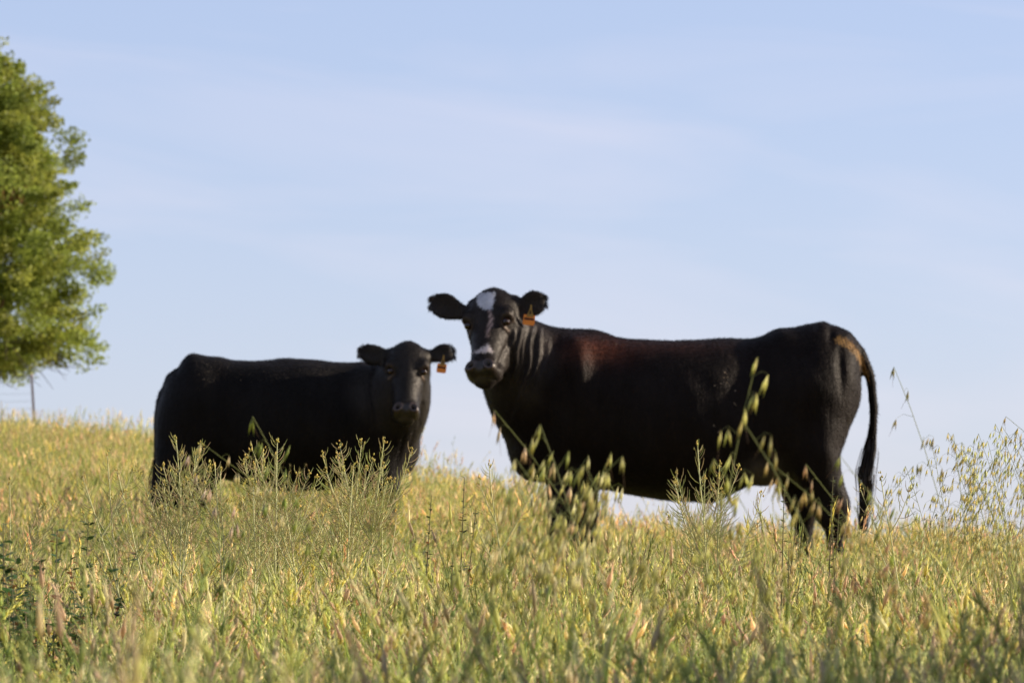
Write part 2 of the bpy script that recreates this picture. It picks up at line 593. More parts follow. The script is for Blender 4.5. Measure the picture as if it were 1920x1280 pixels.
def zone(Y0, Y1, dens, xmar, smul, seed):
    r_ = np.random.default_rng(seed)
    half1 = Y1 * .1 + xmar
    n = int((Y1 - Y0) * 2 * half1 * dens)
    X = r_.uniform(-half1, half1, n); Y = r_.uniform(Y0, Y1, n)
    keep = np.abs(X) < Y * .1 + xmar
    return X[keep], Y[keep], np.full(keep.sum(), smul)


Z = [zone(2.9, 9, 62, 1.0, 1.0, 1), zone(9, 20, 50, 1.1, 1.0, 2), zone(20, 38, 34, 1.4, .98, 3)]
Xf, Yf, Sf = zone(38, 82, 16, 2, 1.12, 4)
k_ = (Xf / Yf < .0) & (Yf < np.interp(Xf / Yf, US, YR) + 4)
Z.append((Xf[k_], Yf[k_], Sf[k_]))
X = np.concatenate([z_[0] for z_ in Z]); Y = np.concatenate([z_[1] for z_ in Z]); S = np.concatenate([z_[2] for z_ in Z])
n = len(X)
P = np.stack([X, Y, ground(X, Y)], 1)
hn = lownoise(X, Y, 1.6, 5)
dry = lownoise(X, Y, .8, 6) * .5 + np.clip((Y - 8) / 16, -.5, 1) * .9
sz = S * .86 * rng.uniform(.75, 1.15, n) * (1 + .10 * hn) * np.where(rng.uniform(0, 1, n) < np.where(Y > 30, .10, np.where(np.abs(Y - 11) < 2.5, 0, .05)), np.where(Y > 30, 1.32, 1.35), 1) * (1 + .02 * smooth((Y - 8.6) / 1.6) * (1 - smooth((Y - 12.3) / 2.5))) * (1 - .14 * smooth((Y - 14) / 2) * (1 - smooth((Y - 29) / 3)))
scl = np.stack([S * rng.uniform(.9, 1.2, n)] * 2 + [sz], 1)
rot = np.stack([rng.normal(0, .09, n), rng.normal(-.04, .09, n), rng.uniform(0, 6.28, n)], 1)
kinds = np.array(KINDS)
wts = {'blades': 4, 'brome': 4.5, 'fox': 3.5, 'oat': 2.2, 'dry': 1.2, 'deep': 1.2, 'forb': .8, 'red': .08}
names = list(wts)
pw = np.array([wts[k] for k in names])[None] * np.ones((n, 1))
pw[:, names.index('deep')] *= np.exp(-1.2 * dry) * np.where(Y < 9, .4, 1)
pw[:, names.index('forb')] *= np.exp(-1.2 * dry)
pw[:, names.index('dry')] *= np.exp(.7 * dry)
pw[:, names.index('oat')] *= np.where(Y < 9.5, .45, np.where(X > 1.0, 1.2, .7))
pw[:, names.index('red')] *= np.where((Y < 7) & (X < .1), 12, 1)
pw[:, names.index('forb')] *= np.where((X < -.5) & (np.abs(Y - 10.5) < 2.0), 4, 1)
cum = np.cumsum(pw / pw.sum(1, keepdims=True), 1)
pick = (rng.uniform(0, 1, n)[:, None] > cum).sum(1).clip(0, len(names) - 1)
idx = np.zeros(n, int)
for j, nm in enumerate(names):
    ids = np.where(kinds == nm)[0]
    m_ = pick == j
    idx[m_] = rng.choice(ids, m_.sum())
warm = np.clip(.5 + .35 * dry + rng.normal(0, .2, n), 0, 1.2)[:, None]
tint = (1 - warm) * np.array([.72, .86, .75]) + warm * np.array([1.12, 1.05, .95])
tint *= rng.uniform(.85, 1.12, n)[:, None] * np.array([1.22, 1.30, 1.42])
scatter('grass', P, rot, scl, idx, tint, 'tall yellow green pasture grass gone to seed over the hillside')


# ------------------------------------------------------------------ cattle
def catmull(A, sub):
    A = np.asarray(A, float)
    P_ = np.vstack([2 * A[0] - A[1], A, 2 * A[-1] - A[-2]])
    out = []
    for i in range(len(A) - 1):
        p0, p1, p2, p3 = P_[i:i + 4]
        for j in range(sub):
            t_ = j / sub
            out.append(.5 * ((2 * p1) + (-p0 + p2) * t_ + (2 * p0 - 5 * p1 + 4 * p2 - p3) * t_ ** 2 + (-p0 + 3 * p1 - 3 * p2 + p3) * t_ ** 3))
    out.append(A[-1])
    return np.array(out)


class Solid:
    def __init__(s): s.v = []; s.f = []; s.n = 0

    def add_rings(s, rings):
        k = len(rings[0]); b = s.n
        for r_ in rings: s.v.append(r_)
        m_ = len(rings)
        for i in range(m_ - 1):
            for j in range(k):
                a0 = b + i * k + j; a1 = b + i * k + (j + 1) % k
                s.f.append((a0, a1, a1 + k, a0 + k))
        s.n += m_ * k
        s.v.append(np.array([rings[0].mean(0), rings[-1].mean(0)]))
        c0, c1 = s.n, s.n + 1; s.n += 2
        for j in range(k):
            s.f.append((c0, b + (j + 1) % k, b + j))
            e = b + (m_ - 1) * k
            s.f.append((c1, e + j, e + (j + 1) % k))

    def loft(s, secs, sub=5, k=36):
        """secs rows: c(3), u(3), v(3), ru, rv, p, bend"""
        A = catmull(secs, sub)
        th = np.linspace(0, 2 * np.pi, k, endpoint=False)
        rings = []
        for r_ in A:
            c, u, v = r_[0:3], r_[3:6], r_[6:9]
            u = u / np.linalg.norm(u); v = v - u * (u @ v); v = v / np.linalg.norm(v)
            ru, rv, p_, bend = max(r_[9], .002), max(r_[10], .002), r_[11], r_[12]
            ct, st = np.cos(th), np.sin(th)
            x = np.sign(ct) * np.abs(ct) ** (2 / p_) * ru
            y = np.sign(st) * np.abs(st) ** (2 / p_) * rv
            x = x + bend * (y / rv) ** 2
            rings.append(c + np.outer(x, u) + np.outer(y, v))
        s.add_rings(rings)

    def ell(s, c, r_, rot=None):
        c = np.array(c); k = 20; rings = []
        for i in range(1, 14):
            a = math.pi * i / 14
            th = np.linspace(0, 2 * np.pi, k, endpoint=False)
            q = np.stack([np.sin(a) * np.cos(th) * r_[0], np.sin(a) * np.sin(th) * r_[1], np.full(k, -np.cos(a) * r_[2])], 1)
            if rot is not None: q = q @ np.array(rot).T
            rings.append(c + q)
        s.add_rings(rings)

    def arrays(s): return np.vstack(s.v), s.f


def remeshed(solid, voxel):
    v, f = solid.arrays()
    me = bpy.data.meshes.new('tmp'); me.from_pydata(v.tolist(), [], f); me.update()
    ob = bpy.data.objects.new('tmp', me); C.objects.link(ob)
    md = ob.modifiers.new('r', 'REMESH'); md.mode = 'VOXEL'; md.voxel_size = voxel; md.use_smooth_shade = True
    dg = bpy.context.evaluated_depsgraph_get(); dg.update()
    m2 = bpy.data.meshes.new_from_object(ob.evaluated_get(dg))
    bpy.data.objects.remove(ob); bpy.data.meshes.remove(me)
    n_ = len(m2.vertices)
    co = np.empty(n_ * 3, np.float32); m2.vertices.foreach_get('co', co); co = co.reshape(-1, 3).astype(float)
    e = np.empty(len(m2.edges) * 2, np.int32); m2.edges.foreach_get('vertices', e); e = e.reshape(-1, 2)
    return m2, co, e


def relax(co, e, wgt, iters):
    n_ = len(co)
    deg = np.bincount(e.ravel(), minlength=n_).clip(1)[:, None]
    for _ in range(iters):
        acc = np.stack([np.bincount(e[:, 0], co[e[:, 1], k], n_) + np.bincount(e[:, 1], co[e[:, 0], k], n_) for k in range(3)], 1)
        co = co + (acc / deg - co) * wgt[:, None]
    return co


def normals(me, co):
    me.vertices.foreach_set('co', co.astype(np.float32).ravel()); me.update()
    nn = np.empty(len(co) * 3, np.float32)
    me.vertex_normals.foreach_get('vector', nn)
    return nn.reshape(-1, 3).astype(float)


def G(d2, s_): return np.exp(-d2 / (2 * s_ * s_))


HEADSEC = [  # a, half width, n front, n back, p
    (-.022, .020, -.035, -.075, 2), (-.012, .048, -.012, -.12, 2), (.008, .080, .006, -.16, 2), (.04, .108, .020, -.185, 2.1), (.08, .123, .030, -.205, 2.2),
    (.12, .129, .032, -.23, 2.3), (.165, .127, .028, -.25, 2.4), (.215, .113, .022, -.262, 2.3), (.27, .095, .018, -.258, 2.2),
    (.33, .080, .014, -.22, 2.2), (.385, .074, .012, -.17, 2.3), (.425, .080, .016, -.14, 2.6), (.455, .083, .014, -.122, 2.8),
    (.474, .070, .002, -.11, 2.5), (.492, .050, -.024, -.105, 2.3), (.508, .028, -.050, -.095, 2)]


def build_cow(name, label, D):
    s = D['s']; px0, pyg = D['px0'], D['pyg']
    def P(px, py, d=0.): return np.array([(px - px0) / s, d, (pyg - py) / s])
    sol = Solid()
    ex, ey, ez = np.eye(3)
    # trunk
    sol.loft([[*P(x, (t_ + b_) / 2), *ey, *ez, hw, (b_ - t_) / 2 / s, p_, 0] for x, t_, b_, hw, p_ in D['trunk']], 6, 44)
    # neck: path with frames
    nk = D['neck']
    pts = [P(a, b_, c_) for a, b_, c_, _, _ in nk]
    secs = []
    for i, q in enumerate(pts):
        tn = pts[min(i + 1, len(pts) - 1)] - pts[max(i - 1, 0)]; tn /= np.linalg.norm(tn)
        u = np.cross(tn, ez); u /= np.linalg.norm(u)
        if u[1] > 0: u = -u
        v = np.cross(u, tn); v = v if v[2] > 0 else -v
        secs.append([*q, *u, *v, nk[i][4], nk[i][3], 2.1, 0])
    sol.loft(secs, 6, 36)
    for (px, py, d, rx, ry, rz) in D['lumps']: sol.ell(P(px, py, d), (rx, ry, rz))
    for leg in D['legs']:
        sol.loft([[*P(cx, py, dy), *ex, *ey, rx, ry, 2.2, 0] for cx, py, dy, rx, ry in leg], 4, 24)
    # tail
    tp = D['tail']
    sol.loft([[*P(a, b_, c_), *ex, *ey, r_, r_, 2, 0] for a, b_, c_, r_ in tp], 4, 14)
    # head
    a_ = np.array(D['ha'], float); a_ /= np.linalg.norm(a_)
    n_ = np.array(D['hn'], float); n_ -= a_ * (a_ @ n_); n_ /= np.linalg.norm(n_)
    s_ = np.cross(a_, n_)
    if s_[0] < 0: s_ = -s_
    O = P(*D['ho']); hs = D['hs']
    def Hd(a, sd, nn): return O + (a_ * a + s_ * sd + n_ * nn) * hs
    sol.loft([[*Hd(a, 0, (f_ + b_) / 2), *s_, *n_, hw * hs * D.get('hwid', 1), (f_ - b_) / 2 * hs, p_, 0] for a, hw, f_, b_, p_ in HEADSEC], 4, 44)
    # brow ridges, eye bulges, jaw, lips
    for q in (-1, 1):
        sol.ell(Hd(.152, q * .086, -.014), (.043 * hs,) * 3)
        sol.ell(Hd(.055, q * .088, -.075), (.05 * hs, .05 * hs, .05 * hs))
        sol.ell(Hd(.26, q * .07, -.17), (.05 * hs, .06 * hs, .07 * hs))
        sol.ell(Hd(.450, q * .046, -.004), (.034 * hs, .032 * hs, .032 * hs))
    sol.ell(Hd(.482, 0, -.085), (.042 * hs, .045 * hs, .028 * hs))
    # ears
    for ear in D['ears']:
        sgn = 1 if ear[-1][0] > ear[0][0] else -1
        rows = []
        for i, (x, y, h) in enumerate(ear):
            k_ = i / (len(ear) - 1)
            h = h * D.get('earh', 1) * (1.12 + .14 * math.sin(math.pi * min(1, k_ * 1.1)))
            rows.append([*P(x, y, D['eard'] - .01 * math.sin(k_ * 3)), 0, -1, .0, -.25 * sgn * k_, 0, 1, (.019 - .008 * k_), h / s, 2.3, .018 * math.sin(min(k_ * 3.1, 3.1)) * .9])
        sol.loft(rows, 5, 28)
    me, co, e = remeshed(sol, D['voxel'])
    # smoothing: strong on the trunk, light on the head and ears
    def local(co_):
        r_ = (co_ - O) / hs
        return r_ @ a_, r_ @ s_, r_ @ n_
    ha, hsd, hn_ = local(co)
    inhead = smooth(1 - (np.linalg.norm(co - Hd(.22, 0, -.06), axis=1) / hs - .27) / .12)
    keep = inhead.copy()
    for ear in D['ears']:
        E = np.array([P(x, y, D['eard']) for x, y, h in ear])
        dm = np.min([np.linalg.norm(co - q_, axis=1) for q_ in E[2:]], 0)
        keep = np.maximum(keep, 1.06 * smooth(1 - (dm - .045) / .05))
    T = np.array([P(a, b_, c_) for a, b_, c_, r__ in D['tail'][3:]])
    T = catmull(T, 6)
    dm = np.min([np.linalg.norm(co - q_, axis=1) for q_ in T], 0)
    keep = np.maximum(keep, .97 * smooth(1 - (dm - .035) / .03))
    pyy = pyg - co[:, 2] * s
    keep = np.maximum(keep, .88 * smooth((pyy - D['legtop']) / 50))
    ws = .6 * (1 - keep.clip(0, 1))
    co = relax(co, e, ws, D.get('smooth', 45))
    co = relax(co, e, np.where(keep > 1, .15, .5), 7)
    nn = normals(me, co)
    ha, hsd, hn_ = local(co)
    px = co[:, 0] * s + px0; py = pyg - co[:, 2] * s
    dep = co[:, 1]
    disp = np.zeros(len(co))
    nf = nn @ n_
    front = smooth((nf + .1) / .5) * (np.abs(hsd) < .16) * (ha > -.05) * (ha < .56)
    near_head = inhead > .3
    # nostrils
    wet = np.zeros(len(co)); hole = np.zeros(len(co)); rim = np.zeros(len(co))
    for q in (-1, 1):
        da = (ha - .445) / 1.0; dsd = (hsd - q * .043)
        # comma shape, slanting outwards
        aa = da * .85 + q * dsd * .5; bb = -da * .5 * q + dsd * .85
        r_ = np.sqrt((aa / 1.15) ** 2 + (bb / .8) ** 2)
        msk = near_head * (hn_ > -.06)
        hole = np.maximum(hole, (1 - smooth((r_ - .008) / .009)) * msk)
        rim = np.maximum(rim, G((r_ - .0225) ** 2, .0050) * msk)
    disp += -.034 * hole + .007 * rim
    # mouth groove and lip
    mth = G((ha - .487 - .25 * np.abs(hsd) ** 1.5 + .12 * (-hn_ - .03).clip(0)) ** 2, .0045) * near_head * (hn_ < .01) * (hn_ > -.12)
    disp += -.004 * mth
    # nose bridge and cheek planes
    disp += .004 * G(hsd ** 2, .03) * front * smooth((ha - .12) / .08) * (1 - smooth((ha - .4) / .04))
    for q in (-1, 1):
        disp += -.008 * G((ha - .22) ** 2 + (hsd - q * .07) ** 2, .022) * near_head * (hn_ > -.05)
        de = (ha - .196) ** 2 + (hsd - q * .106) ** 2 * 1.2 + (hn_ + .004) ** 2
        disp += -.012 * G(de, .013) * near_head
        # eyelid folds
        rr = np.sqrt((ha - .196) ** 2 + (hsd - q * .106) ** 2)
        disp += .004 * G((rr - .030) ** 2, .005) * near_head * (hn_ > -.06)
        disp += -.0025 * G((rr - .042) ** 2, .005) * near_head * (hn_ > -.06)
        # face crease running from the eye to the corner of the mouth
        disp += -.005 * G((hsd - q * (.105 - .16 * (ha - .2))) ** 2, .006) * near_head * smooth((ha - .2) / .06) * (1 - smooth((ha - .42) / .06)) * (nf > .1)
    # skin folds of the neck
    for fn in D['folds']:
        disp += fn(px, py, dep, nn)
    # broad muscle relief and fine unevenness
    body = 1 - inhead
    x, y, z = co.T
    disp += body * (.0035 * np.sin(x * 9 + z * 5) * np.sin(z * 11 - x * 3 + 2) + .0015 * np.sin(x * 31 + z * 17) * np.sin(z * 27 + 1))
    # ribs, faint
    disp += .0022 * np.sin((x + .25 * z) * 46) * D['rib'](px, py) * (nn[:, 1] < 0)
    for (rx_, ry_, sx, sy, am) in D['relief']:
        disp += am * np.exp(-((px - rx_) / sx) ** 2 - ((py - ry_) / sy) ** 2) * (nn[:, 1] < .2)
    co = co + nn * disp[:, None]
    wk = .25 * np.ones(len(co)); 
    co = relax(co, e, wk, 2)
    nn = normals(me, co)
    # colours
    base = np.array(D['base'])
    col = np.ones((len(co), 3)) * base
    vr = 1 + .25 * np.sin(x * 14 + z * 9) * np.sin(z * 13 - x * 6) + rng.normal(0, .12, len(co))
    col *= vr.clip(.4, 1.8)[:, None]
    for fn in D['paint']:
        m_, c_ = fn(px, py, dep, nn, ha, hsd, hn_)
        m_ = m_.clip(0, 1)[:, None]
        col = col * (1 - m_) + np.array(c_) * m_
    lite0 = np.maximum(inhead, D['lit_sleek'](px, py, dep)) * (1 - smooth((col.sum(1) - .08) / .05))
    col = col + (np.array(D['face']) - base) * (lite0 * vr.clip(.6, 1.5))[:, None]  # head and neck coat lightened to carry the look of sunlight there
    for (cx_, cy_, sx_, sy_, cnt) in D.get('chaff', []):      # bits of chaff and burrs caught in the coat
        cand = np.where((np.abs(px - cx_) < sx_) & (np.abs(py - cy_) < sy_) & (nn[:, 1] < -.3))[0]
        if len(cand):
            for v_ in rng.choice(cand, cnt):
                col[v_] = np.array((.40, .29, .19)) * rng.uniform(.15, 1)
    muz = smooth((ha - .405) / .03) * (1 - smooth((ha - .5) / .02)) * near_head * smooth((hn_ + .07) / .03) * (1 - smooth((np.abs(hsd) - .065) / .02))
    lite = np.maximum(inhead, D['lit_sleek'](px, py, dep)); lit_sleek = .22 * lite
    wet = np.maximum(np.maximum(muz * .8, rim * .7), lit_sleek)
    col = col * (1 - .5 * muz[:, None]) + np.array((.010, .008, .008)) * .5 * muz[:, None]
    col = col * (1 - rim[:, None] * .6) + np.array((.055, .032, .025)) * .6 * rim[:, None]
    col = col * (1 - hole[:, None] * .97)
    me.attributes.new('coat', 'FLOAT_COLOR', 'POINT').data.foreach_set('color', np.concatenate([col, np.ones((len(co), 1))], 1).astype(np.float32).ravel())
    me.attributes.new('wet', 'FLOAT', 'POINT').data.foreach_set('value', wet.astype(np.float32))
    me.materials.clear(); me.materials.append(M_COAT)
    me.name = name
    root = bpy.data.objects.new(name, me); C.objects.link(root)
    root.location = D['loc']
    tag(root, label, 'cow', 'black cattle standing in the pasture')
    # short hair lying along the body
    nh = D['hairs']
    skip = (hole > .05) | (muz > .35) | (rim > .4) | (np.minimum(np.linalg.norm(co - Hd(.196, .093, -.01), axis=1), np.linalg.norm(co - Hd(.196, -.093, -.01), axis=1)) < .024 * hs)
    pw_ = np.where(skip, 0, np.where(nn[:, 1] > .55, .15, 1.0) * (1 + 1.6 * inhead) * (1 + 1.5 * smooth((nn[:, 2] - .3) / .5)))
    pw_ /= pw_.sum()
    vi = rng.choice(len(co), nh, p=pw_)
    hn2 = nn[vi]
    flow = np.stack([np.full(nh, D['tailward']), np.zeros(nh), np.full(nh, -.55)], 1) * (1 - inhead[vi])[:, None] + a_ * 1.2 * inhead[vi][:, None]
    sw = np.sin(co[vi, 0] * 5 + co[vi, 2] * 7) * .5
    flow[:, 2] += sw * .5
    flow -= hn2 * (flow * hn2).sum(1)[:, None]
    flow /= np.linalg.norm(flow, axis=1)[:, None] + 1e-6
    d_ = flow + hn2 * rng.uniform(.12, .55, (nh, 1)) + rng.normal(0, .22, (nh, 3))
    d_ /= np.linalg.norm(d_, axis=1)[:, None]
    ln_ = rng.uniform(.008, .016, nh) * (1 - .5 * inhead[vi])
    wv = np.cross(d_, hn2 + rng.normal(0, .35, (nh, 3))); wv /= np.linalg.norm(wv, axis=1)[:, None] + 1e-6
    p0_ = co[vi] + rng.normal(0, .003, (nh, 3)) - hn2 * .002
    w_ = rng.uniform(.0006, .0010, nh)[:, None]
    tri = np.stack([p0_ - wv * w_, p0_ + wv * w_, p0_ + d_ * ln_[:, None]], 1).reshape(-1, 3)
    hc_ = (np.minimum(col[vi] * rng.uniform(.8, 1.4, (nh, 1)), .6) + np.array([.0022, .0012, .0007]))
    hme = np_mesh('coat_hair', tri, np.arange(nh * 3).reshape(-1, 3), [M_FUR], False, np.repeat(hc_, 3, 0))
    ho_ = bpy.data.objects.new('coat_hair', hme); C.objects.link(ho_); ho_.parent = root
    # eyes
    for q in (-1, 1):
        ev = Solid(); c_ = Hd(.196, q * .093, -.010)
        ev.ell(c_, (.0185 * hs,) * 3)
        v, f = ev.arrays()
        em = bpy.data.meshes.new('eye'); em.from_pydata(v.tolist(), [], f); em.polygons.foreach_set('use_smooth', [True] * len(f)); em.materials.append(M_EYE)
        eo = bpy.data.objects.new('eye', em); C.objects.link(eo); eo.parent = root
    # hair: ear fringe and poll
    hb = MB()
    hc = (.012, .009, .008)
    def hair(p0, d, ln, w_=.0013, sag=.2):
        d = Vector(d).normalized(); p0 = Vector(p0)
        sdv = d.cross(Vector((0, 1, 0)))
        if sdv.length < .1: sdv = Vector((1, 0, 0))
        sdv.normalize()
        pts_ = [p0, p0 + d * ln * .5, p0 + d * ln + Vector((0, 0, -sag * ln))]
        hb.strip(pts_, [w_, w_ * .8, w_ * .15], sdv, hc)
    for ear in D['ears']:
        sgn = 1 if ear[-1][0] > ear[0][0] else -1
        for _ in range(620):
            k_ = random.random() ** .6 * (len(ear) - 1.001)
            i = int(k_); f_ = k_ - i
            x_, y_, h_ = (np.array(ear[i]) * (1 - f_) + np.array(ear[i + 1]) * f_)
            v_ = random.choice((-1, 1)) * U(.45, .97)
            q = P(x_, y_ + v_ * h_, D['eard'] - .016 + U(-.012, .012))
            d = (sgn * U(.2, 1), U(-.4, .1), -v_ * U(.2, 1.1) - .1)
            hair(q, d, U(.012, .024), .0012, .2)
        for _ in range(160):      # tip
            x_, y_, h_ = ear[-2]
            v_ = U(-.9, .9)
            q = P(x_, y_ + v_ * h_, D['eard'] - .012)
            hair(q, (sgn, U(-.2, .2), -v_ * .5 - .15), U(.014, .03), .0012, .3)
    hb.build('ear_fringe', M_HAIR, root)
    if D.get('switch'):
        hb = MB()
        for _ in range(900):
            t_ = R()
            rows = D['switch']
            k_ = t_ * (len(rows) - 2.001); i = int(k_); f_ = k_ - i
            a0 = np.array(rows[i]) * (1 - f_) + np.array(rows[i + 1]) * f_
            pts_ = []
            off = random.gauss(0, .5)
            for j in range(5):
                kk = min(k_ + j * .42, len(rows) - 1.001); i2 = int(kk); f2 = kk - i2
                r_ = np.array(rows[i2]) * (1 - f2) + np.array(rows[i2 + 1]) * f2
                pts_.append(Vector(P(r_[0] + off * r_[2], r_[1], r_[3] + math.sin(off * 9 + t_ * 40) * r_[2] / s * .7)))
            hb.strip(pts_, [.004, .004, .0035, .0025, .0006], Vector((math.cos(off * 20), math.sin(off * 20), 0)), hc)
        hb.build('tail_switch', M_HAIR, root)
    # ear tag
    tx, ty, tw, th_, tilt = D['tag']
    cs, sn = math.cos(tilt), math.sin(tilt)
    def tq(u_, v_, d_): return P(tx + u_ * cs + v_ * sn, ty - u_ * sn + v_ * cs, D['eard'] - .062 + d_)
    def plate(outline, d0, d1, mat, nm, parent):
        n0 = len(outline)
        v = [tuple(tq(a, b_, d0)) for a, b_ in outline] + [tuple(tq(a, b_, d1)) for a, b_ in outline]
        f = [tuple(range(n0)), tuple(range(2 * n0 - 1, n0 - 1, -1))] + [(i, i + n0, (i + 1) % n0 + n0, (i + 1) % n0) for i in range(n0)]
        m_ = bpy.data.meshes.new(nm); m_.from_pydata(v, [], f); m_.materials.append(mat); m_.update()
        ob_ = bpy.data.objects.new(nm, m_); C.objects.link(ob_); ob_.parent = parent
        return ob_
    hwid, hh = tw / 2, th_
    tagp = plate([(-hwid * .98, hh * .08), (-hwid * .9, hh * .0), (hwid * .9, 0), (hwid * .98, hh * .08), (hwid, hh * .85), (hwid * .75, hh), (-hwid * .8, hh), (-hwid, hh * .85)], 0, .003, M_TAG, 'ear_tag', root)
    plate([(-hwid * .55, hh * .20), (hwid * .72, hh * .16), (hwid * .3, -hh * .50), (hwid * .18, -hh * 1.0), (-hwid * .05, -hh * 1.0), (-hwid * .1, -hh * .55)], -.0025, -.0005, M_TAGY, 'tag_neck', tagp)
    pr = MB()
    def stroke(ps, wd):
        for (a, b_), (c_, d_) in zip(ps, ps[1:]):
            A = Vector(tq(a * hwid, b_ * hh, -.0040)); B = Vector(tq(c_ * hwid, d_ * hh, -.0040))
            e_ = (B - A).normalized(); sd3 = e_.cross(Vector((0, 1, 0)))
            pr.strip([A - e_ * wd * .3, B + e_ * wd * .3], [wd, wd], sd3, (.02, .01, .01))
    stroke([(-.72, .40), (.72, .40)], .0085)
    stroke([(-.05, -.15), (.05, -.45), (.22, -.12), (-.05, -.12)], .0035)
    pr.build('tag_print', M_PRINT, tagp)
    return root, P, s


def poly_dist(px, py, pts):
    best = np.full(len(px), 1e9); sgn = np.zeros(len(px)); tt = np.zeros(len(px))
    n0 = len(pts) - 1
    for i in range(n0):
        (x1, y1), (x2, y2) = pts[i], pts[i + 1]
        L2 = (x2 - x1) ** 2 + (y2 - y1) ** 2
        t_ = (((px - x1) * (x2 - x1) + (py - y1) * (y2 - y1)) / L2).clip(0, 1)
        dx, dy = px - x1 - t_ * (x2 - x1), py - y1 - t_ * (y2 - y1)
        d = np.hypot(dx, dy)
        m_ = d < best
        best = np.where(m_, d, best); sgn = np.where(m_, np.sign(dx), sgn); tt = np.where(m_, (i + t_) / n0, tt)
    return best * sgn, tt


FOLDS = [  # loose skin: ridge lines with their own height and width
    ([(966, 622), (965, 650), (956, 690), (940, 720)], .010, 4.5), ([(977, 612), (976, 650), (969, 692), (950, 742)], .013, 4.2),
    ([(988, 616), (986, 655), (980, 690), (964, 735)], .009, 3.6), ([(997, 608), (996, 650), (991, 700), (976, 748), (962, 770)], .015, 3.6),
    ([(1014, 612), (1012, 655), (1005, 705), (992, 742)], .014, 3.4), ([(958, 655), (948, 692), (938, 712)], .007, 3.8),
    ([(1030, 640), (1027, 680), (1019, 720)], .006, 4.5), ([(985, 745), (968, 775), (958, 800)], .006, 5.)]


def folds_right(px, py, dep, nn):
    m_ = (dep < .02) * smooth((-nn[:, 1] + .25) / .4)
    wob = 1.8 * np.sin(py * .09 + px * .05) + 1.2 * np.sin(py * .041 - 1)
    out = np.zeros(len(px))
    for pts, am, w_ in FOLDS:
        d, t_ = poly_dist(px + wob, py, pts)
        fade = smooth(t_ / .22) * smooth((1 - t_) / .3)
        out += .75 * am * fade * (np.exp(-(d / w_) ** 2) - .75 * np.exp(-((d + w_ * 1.9) / (w_ * 1.1)) ** 2) - .3 * np.exp(-((d - w_ * 2.2) / (w_ * 1.4)) ** 2))
    return out * m_


def folds_left(px, py, dep, nn):
    ph = (px + .3 * (py - 800)) / 15
    m_ = smooth((py - 800) / 25) * (1 - smooth((py - 870) / 40)) * smooth((px - 735) / 20) * (dep < .0) * smooth((-nn[:, 1] + .2) / .4)
    return (np.abs(np.sin(ph * math.pi)) ** .6 - .6) * .008 * m_


def poly_mask(px, py, poly, soft=2.0):
    """signed-distance style soft mask of a polygon"""
    inside = np.zeros(len(px), bool); dmin = np.full(len(px), 1e9)
    n0 = len(poly)
    for i in range(n0):
        x1, y1 = poly[i]; x2, y2 = poly[(i + 1) % n0]
        c_ = ((y1 > py) != (y2 > py)) & (px < (x2 - x1) * (py - y1) / (y2 - y1 + 1e-9) + x1)
        inside ^= c_
        t_ = (((px - x1) * (x2 - x1) + (py - y1) * (y2 - y1)) / ((x2 - x1) ** 2 + (y2 - y1) ** 2)).clip(0, 1)
        dmin = np.minimum(dmin, np.hypot(px - x1 - t_ * (x2 - x1), py - y1 - t_ * (y2 - y1)))
    sd_ = np.where(inside, dmin, -dmin)
    return smooth(.5 + sd_ / (2 * soft))


def jag(px, py): return px + 1.5 * np.sin(py * 1.3) + 1.0 * np.sin(py * .6 + px * .9), py + 1.5 * np.sin(px * 1.1) + np.sin(px * .5 + 2)


def p_star(px, py, dep, nn, ha, hs_, hn):
    x, y = jag(px, py)
    return poly_mask(x, y, [(897, 561), (903, 557), (929, 558), (926, 580), (921, 593), (908, 590), (898, 583), (895, 572)], 1.5) * (dep < -.15) * (hn > -.05), (.60, .57, .58)


def p_strip(px, py, dep, nn, ha, hs_, hn):
    x, y = jag(px, py)
    return poly_mask(x, y, [(918, 592), (922, 596), (927, 610), (925, 619), (919, 630), (916, 646), (913, 644), (914, 628), (918, 612)], 2.0) * (dep < -.15) * (hn > -.05) * (.6 + .35 * np.sin(py * .55 + px)), (.45, .31, .26)


def p_snip(px, py, dep, nn, ha, hs_, hn):
    x, y = jag(px, py)
    return poly_mask(x, y, [(886, 673), (897, 669), (908, 664), (914, 657), (919, 662), (926, 672), (917, 674), (897, 675)], 2) * (dep < -.15) * (hn > -.06), (.50, .42, .39)


def p_red(px, py, dep, nn, ha, hs_, hn):  # reddish coat tinge, with the sunlit shoulder patch painted into it
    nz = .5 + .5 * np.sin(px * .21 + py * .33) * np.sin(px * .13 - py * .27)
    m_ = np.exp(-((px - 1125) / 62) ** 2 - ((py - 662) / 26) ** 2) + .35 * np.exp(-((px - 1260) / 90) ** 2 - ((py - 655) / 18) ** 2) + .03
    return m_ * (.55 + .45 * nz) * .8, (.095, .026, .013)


def p_udder(px, py, dep, nn, ha, hs_, hn):
    return np.exp(-((px - 1428) / 34) ** 2 - ((py - 893) / 26) ** 2) * (py > 850) * .8, (.10, .08, .075)


def p_manure(px, py, dep, nn, ha, hs_, hn):
    x, y = jag(px, py)
    m_ = poly_mask(x, y, [(1560, 637), (1571, 634), (1590, 643), (1605, 655), (1617, 670), (1627, 692), (1632, 720), (1625, 716), (1615, 692), (1602, 672), (1583, 657), (1566, 647)], 3.0)
    nz = np.sin(px * .9 + py * .5) * np.sin(py * .8 - px * .3) + .6 * np.sin(px * 1.7 - py * .4) * np.sin(py * 1.9 + dep * 90)
    return m_ * smooth((nz + .35) / .9), (.34, .185, .06)


def p_lid(px, py, dep, nn, ha, hs_, hn):
    r_ = np.sqrt((ha - .196) ** 2 + (np.abs(hs_) - .106) ** 2)
    return G((r_ - .026) ** 2, .005) * (hn > -.05) * np.where(ha > .2, .55, .2), (.20, .13, .09)


